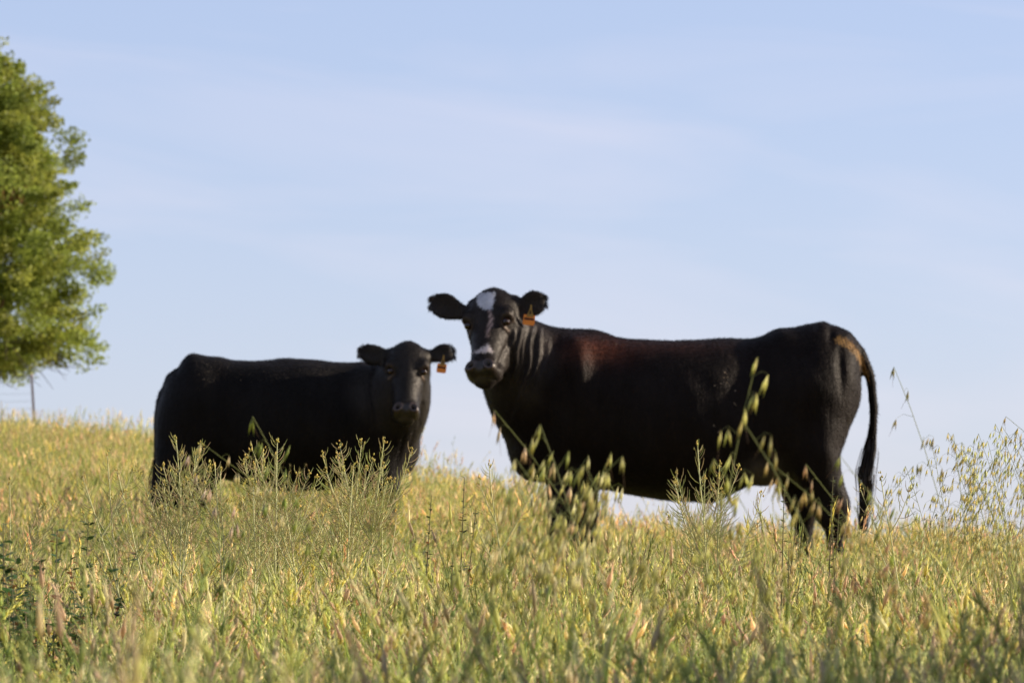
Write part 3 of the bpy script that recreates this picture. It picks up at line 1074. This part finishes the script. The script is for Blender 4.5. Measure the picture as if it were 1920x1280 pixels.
def straight_leg(cx, dy, s, pyg, top, fore=True, dx=0, top_r=.13):
    h = pyg
    g = lambda m_: h - m_ * s          # metres above ground -> photo row
    if fore:
        return [(cx + dx, top, dy * .8, top_r, .10), (cx, top + 50 * s / 400, dy, .098, .078), (cx, g(.50), dy, .075, .062), (cx, g(.40), dy, .066, .055),
                (cx, g(.36), dy, .062, .055), (cx, g(.30), dy, .045, .042), (cx, g(.16), dy, .038, .036), (cx, g(.10), dy, .046, .044), (cx - 4, g(.055), dy, .052, .05), (cx - 5, g(0), dy, .066, .06)]


R_S, R_G = 400., 1250 - float(ground(.75, 24)) / 24 * K
L_S, L_G = 9600 / 27., 1250 - float(ground(-1.15, 27)) / 27 * K

right_cow = dict(
    tailward=1.0, hairs=340000, s=R_S, px0=1270, pyg=R_G, voxel=.0062, loc=(at(1270, R_G, 24).x, 24, float(ground(.775, 24))),
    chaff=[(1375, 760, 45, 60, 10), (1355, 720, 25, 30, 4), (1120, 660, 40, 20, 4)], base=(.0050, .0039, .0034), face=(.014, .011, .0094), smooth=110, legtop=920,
    trunk=[(1616, 705, 745, .05, 2), (1611, 672, 768, .12, 2.1), (1599, 640, 790, .19, 2.2), (1578, 615, 850, .235, 2.3), (1545, 606, 905, .265, 2.4), (1500, 611, 905, .285, 2.4),
           (1450, 624, 900, .30, 2.3), (1405, 634, 912, .315, 2.2), (1345, 637, 940, .355, 2.2), (1280, 637, 940, .38, 2.2), (1210, 637, 932, .38, 2.2),
           (1150, 632, 922, .35, 2.2), (1095, 621, 912, .325, 2.2), (1050, 616, 905, .305, 2.2), (1010, 640, 900, .25, 2.1), (975, 700, 890, .15, 2)],
    neck=[(1120, 765, .01, .345, .26), (1066, 752, .0, .362, .275), (1024, 728, -.05, .322, .265), (988, 698, -.135, .26, .212), (958, 660, -.22, .19, .165), (938, 625, -.30, .12, .12), (925, 600, -.34, .07, .08)],
    lumps=[(1004, 832, -.03, .135, .19, .19), (1075, 800, -.17, .15, .10, .22), (1075, 800, .17, .15, .10, .22), (1072, 705, -.165, .15, .155, .19),
           (1596, 668, -.1, .05, .05, .05), (1596, 668, .1, .05, .05, .05),
           (1508, 785, -.15, .20, .13, .26), (1508, 785, .15, .20, .13, .26), (1432, 880, .0, .10, .12, .085), (1325, 935, 0, .06, .05, .03)],
    legs=[[(1078, 830, -.13, .14, .10), (1080, 890, -.15, .108, .085), (1082, 950, -.15, .104, .075), (1082, 1000, -.15, .088, .066), (1082, 1020, -.15, .082, .064), (1082, 1046, -.15, .045, .042), (1082, 1100, -.15, .038, .036), (1082, 1125, -.15, .046, .044), (1078, 1143, -.15, .052, .05), (1076, R_G, -.15, .066, .06)],
          [(1068, 830, .13, .14, .10), (1062, 890, .15, .098, .085), (1058, 950, .15, .078, .068), (1056, 1000, .15, .068, .058), (1056, 1020, .15, .064, .056), (1056, 1046, .15, .045, .042), (1056, 1100, .15, .038, .036), (1056, 1125, .15, .046, .044), (1052, 1143, .15, .052, .05), (1050, R_G, .15, .066, .06)],
          [(1515, 800, -.15, .18, .13), (1520, 850, -.17, .135, .11), (1528, 885, -.17, .118, .09), (1538, 915, -.17, .112, .075), (1550, 945, -.17, .105, .065), (1555, 975, -.17, .082, .058), (1562, 1010, -.17, .044, .042), (1562, 1090, -.17, .040, .038), (1560, 1122, -.17, .048, .046), (1552, 1143, -.17, .056, .05), (1550, R_G, -.17, .07, .06)],
          [(1498, 800, .15, .16, .13), (1500, 850, .17, .135, .11), (1498, 885, .17, .108, .09), (1500, 915, .17, .095, .07), (1508, 945, .17, .085, .06), (1512, 975, .17, .055, .05), (1512, 1010, .17, .043, .042), (1510, 1090, .17, .040, .038), (1508, 1122, .17, .048, .046), (1500, 1143, .17, .056, .05), (1498, R_G, .17, .07, .06)]],
    tail=[(1560, 622, 0, .035), (1585, 628, 0, .038), (1603, 645, 0, .037), (1617, 670, 0, .033), (1632, 705, 0, .028), (1638, 750, 0, .022), (1638, 800, 0, .020), (1631, 850, 0, .020), (1624, 900, 0, .02), (1622, 950, 0, .014), (1621, 975, 0, .008)],
    switch=[(1638, 775, 3, 0), (1636, 815, 7, 0), (1630, 850, 12, 0), (1623, 885, 14, 0), (1623, 920, 12, 0), (1620, 960, 9, 0), (1618, 992, 5, 0), (1617, 1000, 3, 0)],
    ha=(-.050, -.26, -.425), hn=(-.30, -.80, .5), ho=(921, 549, -.30), hs=1.0,
    ears=[[(880, 594, 11), (866, 592, 13), (850, 586, 18), (835, 582, 20), (822, 579, 18), (813, 577, 12), (809, 578, 5)],
          [(962, 592, 11), (975, 587, 14), (990, 580, 19), (1002, 577, 20), (1012, 575, 17), (1019, 573, 11), (1022, 574, 4)]],
    eard=-.295, tag=(993, 600, 22, 19, -.12),
    folds=[folds_right], lit_sleek=lambda px, py, dep: smooth((1026 - px) / 30) * smooth((800 - py) / 60), rib=lambda px, py: smooth((px - 1180) / 60) * (1 - smooth((px - 1370) / 60)) * smooth((py - 680) / 50) * (1 - smooth((py - 870) / 40)),
    relief=[(1170, 760, 40, 100, -.018), (1100, 740, 45, 80, .012), (1420, 760, 40, 90, -.022), (1530, 720, 45, 60, .02), (1556, 632, 8, 18, -.016), (1572, 695, 9, 42, -.018), (1505, 672, 26, 26, -.016), (1464, 634, 24, 18, .020), (1420, 690, 34, 36, -.024), (1086, 715, 16, 75, .016), (1122, 770, 20, 85, -.016), (1545, 612, 12, 12, .008), (1590, 628, 14, 10, .008), (1260, 640, 60, 8, -.006), (1350, 634, 25, 8, .006), (1542, 860, 20, 50, .012), (1512, 850, 12, 60, -.014)],
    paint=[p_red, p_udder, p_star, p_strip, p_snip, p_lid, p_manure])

left_cow = dict(
    tailward=-1.0, hairs=240000, s=L_S, px0=545, pyg=L_G, voxel=.0082, loc=(at(545, L_G, 27).x, 27, float(ground(-1.167, 27))),
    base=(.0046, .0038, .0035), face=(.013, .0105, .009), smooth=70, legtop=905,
    trunk=[(291, 780, 850, .05, 2), (295, 755, 890, .12, 2.1), (303, 728, 915, .18, 2.2), (320, 700, 920, .22, 2.3), (342, 676, 915, .245, 2.3), (370, 667, 905, .265, 2.3), (405, 672, 900, .28, 2.3),
           (450, 675, 908, .30, 2.2), (510, 674, 920, .335, 2.2), (570, 673, 922, .345, 2.2), (630, 677, 915, .33, 2.2), (680, 680, 905, .29, 2.2), (715, 688, 895, .25, 2.2), (745, 712, 885, .19, 2.1), (768, 770, 870, .12, 2)],
    neck=[(660, 785, .02, .29, .22), (700, 778, 0, .285, .215), (732, 762, -.08, .25, .19), (752, 735, -.17, .20, .16), (762, 705, -.25, .15, .125), (766, 680, -.31, .09, .09)],
    lumps=[(748, 838, -.02, .115, .16, .17), (700, 830, -.15, .13, .09, .19), (700, 830, .15, .13, .09, .19), (690, 735, -.1, .12, .12, .14),
           (330, 720, -.09, .05, .05, .05), (360, 820, -.13, .19, .11, .25), (360, 820, .13, .19, .11, .25), (735, 800, -.17, .09, .08, .15)],
    legs=[[(712, 860, -.11, .12, .09), (722, 905, -.13, .09, .075), (724, 960, -.13, .07, .06), (724, 990, -.13, .062, .054), (722, 1010, -.13, .045, .04), (720, 1060, -.13, .036, .034), (722, 1080, -.13, .046, .044), (724, L_G, -.13, .062, .056)],
          [(706, 860, .11, .12, .09), (700, 905, .13, .09, .075), (698, 960, .13, .07, .06), (698, 990, .13, .062, .054), (697, 1010, .13, .045, .04), (696, 1060, .13, .036, .034), (698, 1080, .13, .046, .044), (700, L_G, .13, .062, .056)],
          [(350, 840, -.13, .17, .11), (340, 900, -.15, .12, .09), (325, 950, -.15, .08, .06), (318, 985, -.15, .058, .048), (316, 1030, -.15, .040, .038), (318, 1075, -.15, .046, .044), (326, L_G, -.15, .062, .056)],
          [(370, 840, .13, .17, .11), (368, 900, .15, .12, .09), (358, 950, .15, .08, .06), (352, 985, .15, .058, .048), (350, 1030, .15, .040, .038), (352, 1075, .15, .046, .044), (360, L_G, .15, .062, .056)]],
    tail=[(350, 680, 0, .03), (328, 690, 0, .03), (310, 715, 0, .027), (300, 745, 0, .024), (294, 790, 0, .02), (292, 850, 0, .018), (292, 900, 0, .018), (293, 950, 0, .016), (293, 980, 0, .008)],
    switch=[(292, 860, 5, 0), (292, 890, 8, 0), (292, 920, 9, 0), (293, 960, 8, 0), (293, 1000, 5, 0), (293, 1010, 3, 0)],
    ha=(-.012, -.24, -.43), hn=(.015, -.85, .5), ho=(767, 646, -.27), hs=.93, hwid=1.0,
    ears=[[(738, 674, 10), (724, 673, 13), (708, 671, 17), (695, 669, 17), (685, 666, 13), (679, 665, 9), (676, 667, 4)],
          [(796, 673, 9), (810, 672, 11), (824, 668, 15), (834, 667, 17), (843, 666, 15), (848, 667, 10), (851, 669, 4)]],
    eard=-.215, earh=.9, tag=(830, 688, 18, 17, -.14),
    folds=[folds_left], lit_sleek=lambda px, py, dep: smooth((px - 720) / 30) * smooth((px - 740) / 40), rib=lambda px, py: smooth((px - 450) / 60) * (1 - smooth((px - 620) / 60)) * smooth((py - 720) / 50) * (1 - smooth((py - 850) / 40)),
    relief=[(640, 780, 40, 80, -.016), (420, 790, 40, 90, -.022), (357, 666, 15, 12, .022), (326, 688, 14, 14, -.016), (300, 735, 8, 25, -.008), (412, 676, 14, 10, .008), (470, 673, 30, 8, -.007), (530, 672, 22, 8, .007), (620, 676, 30, 8, -.006), (690, 730, 20, 70, .014), (370, 740, 40, 50, .015)],
    paint=[p_lid])

cowR, PR, _ = build_cow('cow', 'large black cow with a white forehead star and a broadside body facing left', right_cow)
cowL, PL, _ = build_cow('cow', 'smaller all black cow with plain black face facing right behind the weeds', left_cow)


# ------------------------------------------------------------------ tree
def build_tree():
    base = at(-85, 800, 75)
    bx, by = base.x, 75.
    bz = float(ground(bx, by))
    root = bpy.data.objects.new('tree', None); C.objects.link(root)
    root.location = (bx, by, bz)
    tag(root, 'rounded leafy green tree at the left edge beside the wire fence', 'tree')
    top = at(-85, 82, 75).z - bz
    low = at(-85, 690, 75).z - bz
    # crown outline radius by height fraction
    hs_ = np.array([0, .06, .14, .25, .4, .55, .7, .82, .92, 1.0])
    rr = np.array([1.4, 1.85, 2.22, 2.18, 2.08, 1.9, 1.64, 1.26, .75, .25])
    tb = MB()
    trunk_pts = [Vector((0, 0, -.15)), Vector((.03, .02, .5)), Vector((-.02, .04, 1.2)), Vector((.05, 0, 2.2)), Vector((0, .05, 3.4)), Vector((.02, 0, top - .7))]
    tb.tube(trunk_pts, [.2, .16, .14, .11, .07, .02], (.1, .07, .05), 10)
    clumps = []
    r_ = np.random.default_rng(21)
    for i in range(1150):
        h = r_.uniform(0, 1) ** .9
        th = r_.uniform(0, 6.283)
        rad = np.interp(h, hs_, rr) * (.93 + .13 * math.sin(th * 3 + h * 9) + .09 * math.sin(th * 7 - h * 17))
        q = rad * (1 - .8 * r_.uniform(0, 1) ** 1.4)
        z = low + (top - low) * h
        clumps.append((q * math.cos(th), q * math.sin(th), z + r_.normal(0, .06), h, q / max(rad, .1)))
    for (x, y, z, h, q) in clumps[:70]:
        t0 = max(.8, z - .9 - R() * .5)
        p0 = Vector((.03, .02, min(t0, top - .8)))
        p3 = Vector((x, y, z))
        mid = p0.lerp(p3, .5) + Vector((U(-.12, .12), U(-.12, .12), U(-.05, .2)))
        tb.tube([p0, mid, p3], [.03, .014, .004], (.1, .07, .05), 5)
    # dangling bare twigs under the crown
    tw = tb
    for _ in range(60):
        th = U(-1.5, 1.5) if R() < .7 else U(0, 6.28); q = U(.4, 1.6)
        p0 = Vector((q * math.cos(th), q * math.sin(th), low + U(.15, .5)))
        p1 = p0 + Vector((U(-.1, .3), U(-.2, .2), -U(.15, .4)))
        p2 = p1 + Vector((U(.0, .35), U(-.2, .2), -U(.0, .22)))
        tw.tube([p0, p1, p2], [.008, .006, .003], (.12, .08, .06), 3)
    tb.build('trunk', M_BARK, root)
    # leaves
    V = []; Cc = []
    for ci_, (x, y, z, h, q) in enumerate(clumps):
        sides = x > -.6 or y < .4
        m_ = int(r_.uniform(190, 330) * (1 if sides else .7))
        cr_ = r_.uniform(.18, .36)
        sq = r_.uniform(.5, .9)
        d = r_.normal(0, 1, (m_, 3)); d /= np.linalg.norm(d, axis=1)[:, None]
        rad = cr_ * r_.uniform(0, 1, m_) ** .45
        # a few sprigs stick out
        if r_.uniform() < .45:
            k2 = m_ // 4
            out = np.array([x, y, .35 * r_.normal() + .3]); out /= np.linalg.norm(out)
            tt_ = r_.uniform(.4, 1.15, k2)
            d[:k2] = out * tt_[:, None] + d[:k2] * .22; rad[:k2] = cr_
            sqv = np.ones((m_, 3)); sqv[k2:, 2] = sq
        else:
            sqv = np.array([1, 1, sq])
        c = np.array([x, y, z]) + d * rad[:, None] * sqv
        L_ = r_.uniform(.042, .072, m_); W_ = L_ * r_.uniform(.5, .75, m_)
        a = r_.normal(0, 1, (m_, 3)); a /= np.linalg.norm(a, axis=1)[:, None]
        b = np.cross(a, r_.normal(0, 1, (m_, 3))); b /= np.linalg.norm(b, axis=1)[:, None]
        quad = np.stack([c - a * L_[:, None] / 2, c + b * W_[:, None] / 2 , c + a * L_[:, None] / 2, c - b * W_[:, None] / 2], 1)
        V.append(quad.reshape(-1, 3))
        bc = np.array([.25, .29, .05]) if r_.uniform() < .65 else np.array([.30, .31, .055])
        if r_.uniform() < .05 and q < .6: bc = np.array([.20, .11, .04])
        cl = bc * (r_.uniform(.75, 1.25)) * r_.uniform(.75, 1.25, (m_, 1))
        Cc.append(np.repeat(cl, 4, 0))
    V = np.vstack(V); Cc = np.vstack(Cc)
    F = np.arange(len(V)).reshape(-1, 4)
    me = np_mesh('crown', V, F, [M_LEAF], False, Cc)
    co_ = bpy.data.objects.new('crown', me); C.objects.link(co_); co_.parent = root
    return root


build_tree()

# ------------------------------------------------------------------ fence
def build_fence():
    fy = 71.
    p0 = at(68, 800, fy)
    root = bpy.data.objects.new('wire_fence', None); C.objects.link(root)
    root.location = (p0.x, fy, float(ground(p0.x, fy)))
    tag(root, 'rusty steel post fence with sagging wires under the left tree', 'fence')
    H = at(68, 704, fy).z - root.location.z
    def post(dx, dy):
        mb = MB()
        gz = float(ground(p0.x + dx, fy + dy)) - root.location.z
        tilt = U(-.02, .01)
        a, b = Vector((dx + .02, dy, gz - .2)), Vector((dx - .07, dy, gz + H))
        # steel T-post: flange and stem
        mb.strip([a, b], [.032, .032], Vector((1, 0, 0)), (.1, .1, .1))
        mb.tube([a + Vector((0, .012, 0)), b + Vector((0, .012, 0))], [.013, .013], (.1, .1, .1), 6)
        mb.spindle(b - Vector((0, 0, .02)), b + Vector((0, 0, .03)), .03, (.1, .1, .1), 6)
        return mb.build('post', M_POST, root)
    spots = [(0, 0), (-3.0, .8), (-6.0, 1.6)]
    for s_ in spots: post(*s_)
    wires = [.98, .88, .78, .69, .6, .52, .44, .36, .29]
    for k_, hf in enumerate(wires):
        mb = MB()
        for (a, b) in zip(spots, spots[1:]):
            pts = []
            for i in range(9):
                t_ = i / 8
                x = a[0] + (b[0] - a[0]) * t_; y = a[1] + (b[1] - a[1]) * t_
                g0 = float(ground(p0.x + a[0], fy + a[1])) * (1 - t_) + float(ground(p0.x + b[0], fy + b[1])) * t_ - root.location.z
                pts.append(Vector((x - .05 * hf, y - .03, g0 + H * hf - .05 * math.sin(t_ * math.pi))))
            mb.tube(pts, [.0015] * 9, (.2, .2, .2), 4)
        mb.build('wire', M_WIRE, root)


build_fence()


# ------------------------------------------------------------------ countable plants
def place(ob, px, Y):
    x = at(px, 1000, Y).x
    ob.location = (x, Y, float(ground(x, Y)) - .01)
    return ob


def height_for(px, py, Y):
    q = at(px, py, Y)
    return q.z - float(ground(q.x, Y)) + .01


def mustard(px, py, Y, label, nbr=6, dens=1., tipc=(.60, .48, .12), lean=0., col=(.45, .46, .15), grp='dried mustard weeds in front of the cattle'):
    """dry wild mustard: pale stems lined with thin curved seed pods, yellow buds at the tip"""
    h = height_for(px, py, Y)
    root = bpy.data.objects.new('mustard_plant', None); C.objects.link(root)
    place(root, px - lean * h * K / Y, Y)
    tag(root, label, 'weed', grp)
    stemc = (.58, .56, .28)
    st = MB(); pd = MB(); bd = MB()
    def shoot(p0, d0, ln, r0, start, curve):
        n_ = 9
        pts = [p0]
        d = d0.normalized()
        for i in range(n_):
            d = (d + Vector((0, 0, curve)) + Vector((U(-.05, .05), U(-.05, .05), 0))).normalized()
            pts.append(pts[-1] + d * (ln / n_))
        st.tube(pts, [r0 * (1 - .6 * i / n_) for i in range(n_ + 1)], stemc, 4)
        m_ = int(ln * (1 - start) / .0064 * dens)
        for j in range(m_):
            t_ = start + (1 - start) * j / m_
            k_ = t_ * n_; i = min(int(k_), n_ - 1)
            q = pts[i].lerp(pts[i + 1], k_ - i)
            ax = (pts[i + 1] - pts[i]).normalized()
            a = U(0, 6.28)
            o_ = ax.cross(Vector((math.cos(a), math.sin(a), .1))).normalized()
            pl = U(.045, .075) * (1 - .55 * (j / m_))
            e1 = q + (ax * .45 + o_ * .85).normalized() * pl * .3
            e2 = e1 + (ax * .75 + o_ * .65).normalized() * pl * .35
            e3 = e2 + (ax * 1.0 + o_ * .42).normalized() * pl * .4
            c_ = vary(random.choice([col, (.55, .50, .19), (.58, .46, .24)]), .2)
            pd.tube([q, e1, e2, e3], [.0006, .0009, .0010, .0004], c_, 3)
        e = pts[-1]
        for _ in range(7):
            a = U(0, 6.28)
            q = e + Vector((math.cos(a) * U(0, .008), math.sin(a) * U(0, .008), U(-.012, .008)))
            bd.spindle(q, q + Vector((U(-.003, .003), U(-.003, .003), U(.005, .009))), .0022, vary(tipc, .3), 4)
        return pts
    main = shoot(Vector((0, 0, 0)), Vector((lean * .9, 0, 1)), h, .0027, .62, .0)
    for b_ in range(nbr):
        t_ = U(.58, .84)
        q = main[int(t_ * 9)]
        a = U(0, 6.28) if b_ > 1 else (0 if b_ else math.pi) + U(-.6, .6)
        ln = (1.02 - t_) * h * U(.8, 1.08)
        shoot(q, Vector((math.cos(a) * .62, math.sin(a) * .62, .85)), ln, .0016, .12, .09)
    for _ in range(6):       # thin lower leaves
        q = main[int(U(1, 5))]
        a = U(0, 6.28)
        pd.leaf(q, Vector((math.cos(a), math.sin(a), U(.1, .7))).normalized(), Vector((0, 0, 1)), U(.03, .07), U(.003, .008), vary((.14, .17, .05)))
    st.build('stem', M_WEED, root); pd.build('foliage_or_pods', M_WEED, root); bd.build('tip_buds', M_WEED, root)  # second mesh is seed pods with lower leaves, third is buds
    return root


FR = 12.6
mus = [
    (322, 822, 12.6, 'tallest mustard weed at the rump of the smaller cow', 5, 1.2, -.02),
    (352, 836, 12.8, 'bushy mustard weed just right of the smaller cow tail', 5, 1.1, .06),
    (395, 880, 12.4, 'short mustard weed low against the smaller cow hind leg', 4, 1., -.05),
    (432, 868, 12.2, 'short slanting mustard weed under the flank of the smaller cow', 3, .9, .03),
    (490, 846, 12.7, 'dense mustard weed below the middle of the smaller cow', 5, 1.2, -.05),
    (530, 856, 12.5, 'mustard weed with crowded pods under the smaller cow belly', 5, 1.1, .04),
    (592, 822, 12.3, 'mustard weed leaning right under the smaller cow belly', 4, 1.1, .16),
    (606, 866, 12.9, 'low brownish mustard weed beside the right leaning one', 4, 1., .0),
    (640, 824, 12.6, 'upright mustard weed before the smaller cow chest', 5, 1.1, -.03),
    (674, 872, 12.4, 'short mustard weed with orange tips at the smaller cow foreleg', 4, 1., .05),
    (722, 826, 12.5, 'tall pale stemmed mustard weed below the smaller cow chin', 5, 1.1, .10),
    (700, 880, 12.8, 'low spreading mustard weed around the smaller cow foreleg', 4, 1., -.02),
]
for px, py, Y, lb, nb, dn, ln in mus: mustard(px, py, Y, lb, nb, dn, lean=ln)
mustard(1288, 826, 12.2, 'open branched mustard weed under the larger cow belly', 4, .9, lean=-.12)
mustard(1362, 868, 12.4, 'bushy mustard weed before the larger cow flank', 5, 1.2, lean=.05)
mustard(1255, 885, 12.5, 'side leaning mustard weed low under the larger cow belly', 2, .9, lean=-.3)
mustard(960, 866, 13.2, 'small pale mustard weed at the larger cow brisket', 3, .8)
mustard(92, 868, 12.2, 'thin straw mustard weed leaning left in the left grass', 2, .8, lean=-.4)
mustard(165, 850, 12.6, 'thin upright mustard weed in the left grass', 2, .7, lean=-.15)
mustard(228, 880, 12.9, 'faint mustard weed between the left grass and the smaller cow', 2, .7, lean=-.2)
mustard(30, 902, 12.6, 'bushy mustard weed at the left edge of the pasture', 4, .9)
mustard(1690, 888, 12.9, 'small sparse mustard weed right of the larger cow tail', 3, .5, lean=-.05)


rw = random.Random(9)
for i in range(4):
    x_ = rw.uniform(300, 770)
    mustard(x_, rw.uniform(885, 925), rw.uniform(12.0, 13.2), 'low tangled mustard weed in the thick belt before the smaller cow', 4, .9, lean=rw.uniform(-.15, .15), grp='tangled low mustard weeds before the smaller cow')


def leafy(px, py, Y, label, nst=4, lw=.016, col=(.075, .12, .03), spread=.35):
    h = height_for(px, py, Y)
    root = bpy.data.objects.new('leafy_weed', None); C.objects.link(root); place(root, px, Y)
    tag(root, label, 'weed', 'broad leaved weeds in the grass')
    st = MB(); lf = MB()
    for k_ in range(nst):
        hh = h * (1 if k_ == 0 else U(.65, .95))
        pts = curve_pts(Vector((U(-.03, .03), U(-.03, .03), 0)), hh, 0.05 if k_ == 0 else U(.05, spread), U(0, 6.28), 12, 1.3)
        st.tube(pts, [.0028 * (1 - .7 * i / 11) for i in range(12)], (.14, .12, .05), 4)
        for j in range(int(hh / .010)):
            t_ = U(.25, 1) * 10.99; i = int(t_)
            q = pts[i].lerp(pts[i + 1], t_ - i)
            a = U(0, 6.28)
            d = Vector((math.cos(a), math.sin(a), U(-.1, .7))).normalized()
            sz_ = (1.25 - .7 * t_ / 11)
            c_ = vary(col if R() < .85 else (.28, .13, .05), .3)
            lf.leaf(q, d, (Vector((0, 0, 1)) + Vector((U(-.4, .4), U(-.4, .4), 0))).normalized(), U(1.2, 2.1) * lw * sz_, lw * sz_ * U(.7, 1.1), c_)
    st.build('stem', M_WEED, root); lf.build('foliage_or_pods', M_WEED, root)
    return root


leafy(838, 892, 12.7, 'upright dark leaved weed in the gap between the two cows', 3, .013, (.10, .12, .035), .15)
leafy(800, 925, 12.4, 'shorter leafy weed just right of the smaller cow foreleg', 3, .012, (.11, .13, .04), .25)
leafy(26, 975, 10.2, 'dark green leafy bush low at the left edge of the grass', 24, .025, (.07, .13, .035), .5)
leafy(78, 990, 10.6, 'dark green leafy bush beside the one at the left edge', 16, .023, (.075, .135, .04), .5)
leafy(160, 975, 11.4, 'small dark leafy weed right of the left edge bushes', 9, .022, (.055, .10, .03), .4)
leafy(1478, 905, 12.5, 'leafy weed before the larger cow hind legs', 4, .012, (.13, .15, .04), .2)
leafy(1556, 890, 12.3, 'tall leafy weed over the larger cow near hind leg', 3, .011, (.15, .17, .045), .12)


def oat(px, py, Y, label, lean=.2, dir_=0., nb=9, ln=.024, col=(.46, .43, .19), group='wild oat stalks in the pasture', spread=.09, part=.36):
    h = height_for(px, py, Y)
    if Y < 9.5: ln *= 1.18
    col = tuple(min(.85, c_ * k_) for c_, k_ in zip(col, (1.42, 1.4, 1.25)))
    root_x = px - lean * h * math.cos(dir_) * K / Y
    mb = MB()
    oat_panicle(mb, Vector((0, 0, 0)), h / (1 - .12 * lean), lean, dir_, ln, nb, col, spread=spread, part=part)
    ob = mb.build('wild_oat', M_OAT)
    place(ob, root_x, Y)
    tag(ob, label, 'grass stalk', group)
    return ob


# big, out of focus ones close to the camera
oat(1420, 668, 7.6, 'tallest green wild oat stalk across the larger cow flank', .10, 0, 12, .028, (.58, .56, .28), spread=.07, part=.42)
oat(1400, 800, 7.3, 'shorter wild oat stalk beside the tallest one on the larger cow flank', .25, math.pi, 9, .027, (.44, .40, .18))
oat(1345, 855, 7.9, 'wild oat stalk leaning left below the larger cow flank', .25, math.pi, 7, .026, (.44, .42, .16))
oat(1462, 862, 7.8, 'arched wild oat stalk at the larger cow hind leg', .45, math.pi, 10, .024, (.50, .42, .24), spread=.06)
oat(1520, 868, 8.4, 'wild oat stalk with pink tinged husks on the larger cow hind leg', .3, math.pi, 8, .024, (.5, .36, .25))
oat(1585, 850, 8.2, 'green wild oat stalk at the back edge of the larger cow hind leg', .3, math.pi, 8, .024, (.38, .40, .15))
oat(938, 770, 8.2, 'wild oat stalk with pale husks at the larger cow brisket', .32, math.pi, 6, .026, (.6, .5, .36), spread=.05, part=.25)
oat(1015, 795, 7.8, 'greenish wild oat stalk before the larger cow shoulder', .15, math.pi, 9, .027, (.42, .41, .18))
oat(1060, 852, 7.4, 'low nodding wild oat stalk over the larger cow foreleg', .25, 0, 9, .026, (.40, .41, .16))
oat(1100, 870, 7.1, 'wild oat stalk crossing the larger cow near foreleg', .2, math.pi, 9, .026, (.42, .40, .17))
oat(1150, 858, 7.6, 'arched wild oat stalk behind the larger cow foreleg', .4, 0, 9, .026, (.44, .42, .2), spread=.05)
oat(992, 862, 7.9, 'short wild oat stalk between brisket and foreleg of the larger cow', .3, 0, 9, .025, (.44, .42, .19))
oat(400, 810, 9.0, 'dark stemmed wild oat stalk with two pale husks on the smaller cow', .5, math.pi, 5, .026, (.6, .54, .36), spread=.035, part=.2)
oat(362, 845, 9.2, 'red stemmed wild oat stalk with three pale husks on the smaller cow', .3, math.pi, 4, .026, (.62, .5, .42), spread=.035, part=.2)
oat(478, 778, 8.6, 'green wild oat stalk across the smaller cow ribs', .22, math.pi, 5, .03, (.32, .36, .11), spread=.05, part=.3)
oat(540, 838, 8.8, 'low green wild oat stalk under the smaller cow belly', .2, 0, 5, .028, (.30, .34, .12), spread=.05)
ro = random.Random(3)
for i in range(13):
    oat(ro.uniform(955, 1165), ro.uniform(845, 935), ro.uniform(7.0, 9.2), 'blurred pale wild oat stalk in the clump over the larger cow forelegs', ro.uniform(.08, .3), ro.choice((0, math.pi)), 6, .026, ro.choice([(.62, .56, .30), (.56, .54, .25), (.66, .56, .36)]), 'wild oat clump over the larger cow forelegs', .06, .26)
GRP = 'wild oats against the sky on the right'
LB = 'pale wild oat stalk in the stand against the sky right of the larger cow'
r_ = random.Random(5)
for i in range(28):
    px = r_.uniform(1700, 1990)
    top_ = np.interp(px, [1640, 1720, 1760, 1850, 1920, 2000], [900, 830, 790, 800, 770, 790]) + abs(r_.gauss(0, 55))
    oat(px, top_, r_.uniform(9.8, 13.8), LB, r_.uniform(.05, .32), r_.choice((0, math.pi, math.pi)) + r_.uniform(-.9, .9), 10, .022, r_.choice([(.66, .55, .32), (.72, .60, .40), (.60, .54, .30)]), GRP, .06, .34)
oat(1680, 690, 9.3, 'tallest wild oat stalk with tiny husks above the rest on the right', .16, math.pi, 4, .022, (.42, .38, .24), spread=.06, part=.22)
oat(1905, 775, 11., 'wild oat stalk bending left at the right edge', .45, math.pi, 7, .022, (.5, .40, .22), spread=.05)

sc.render.film_transparent = False
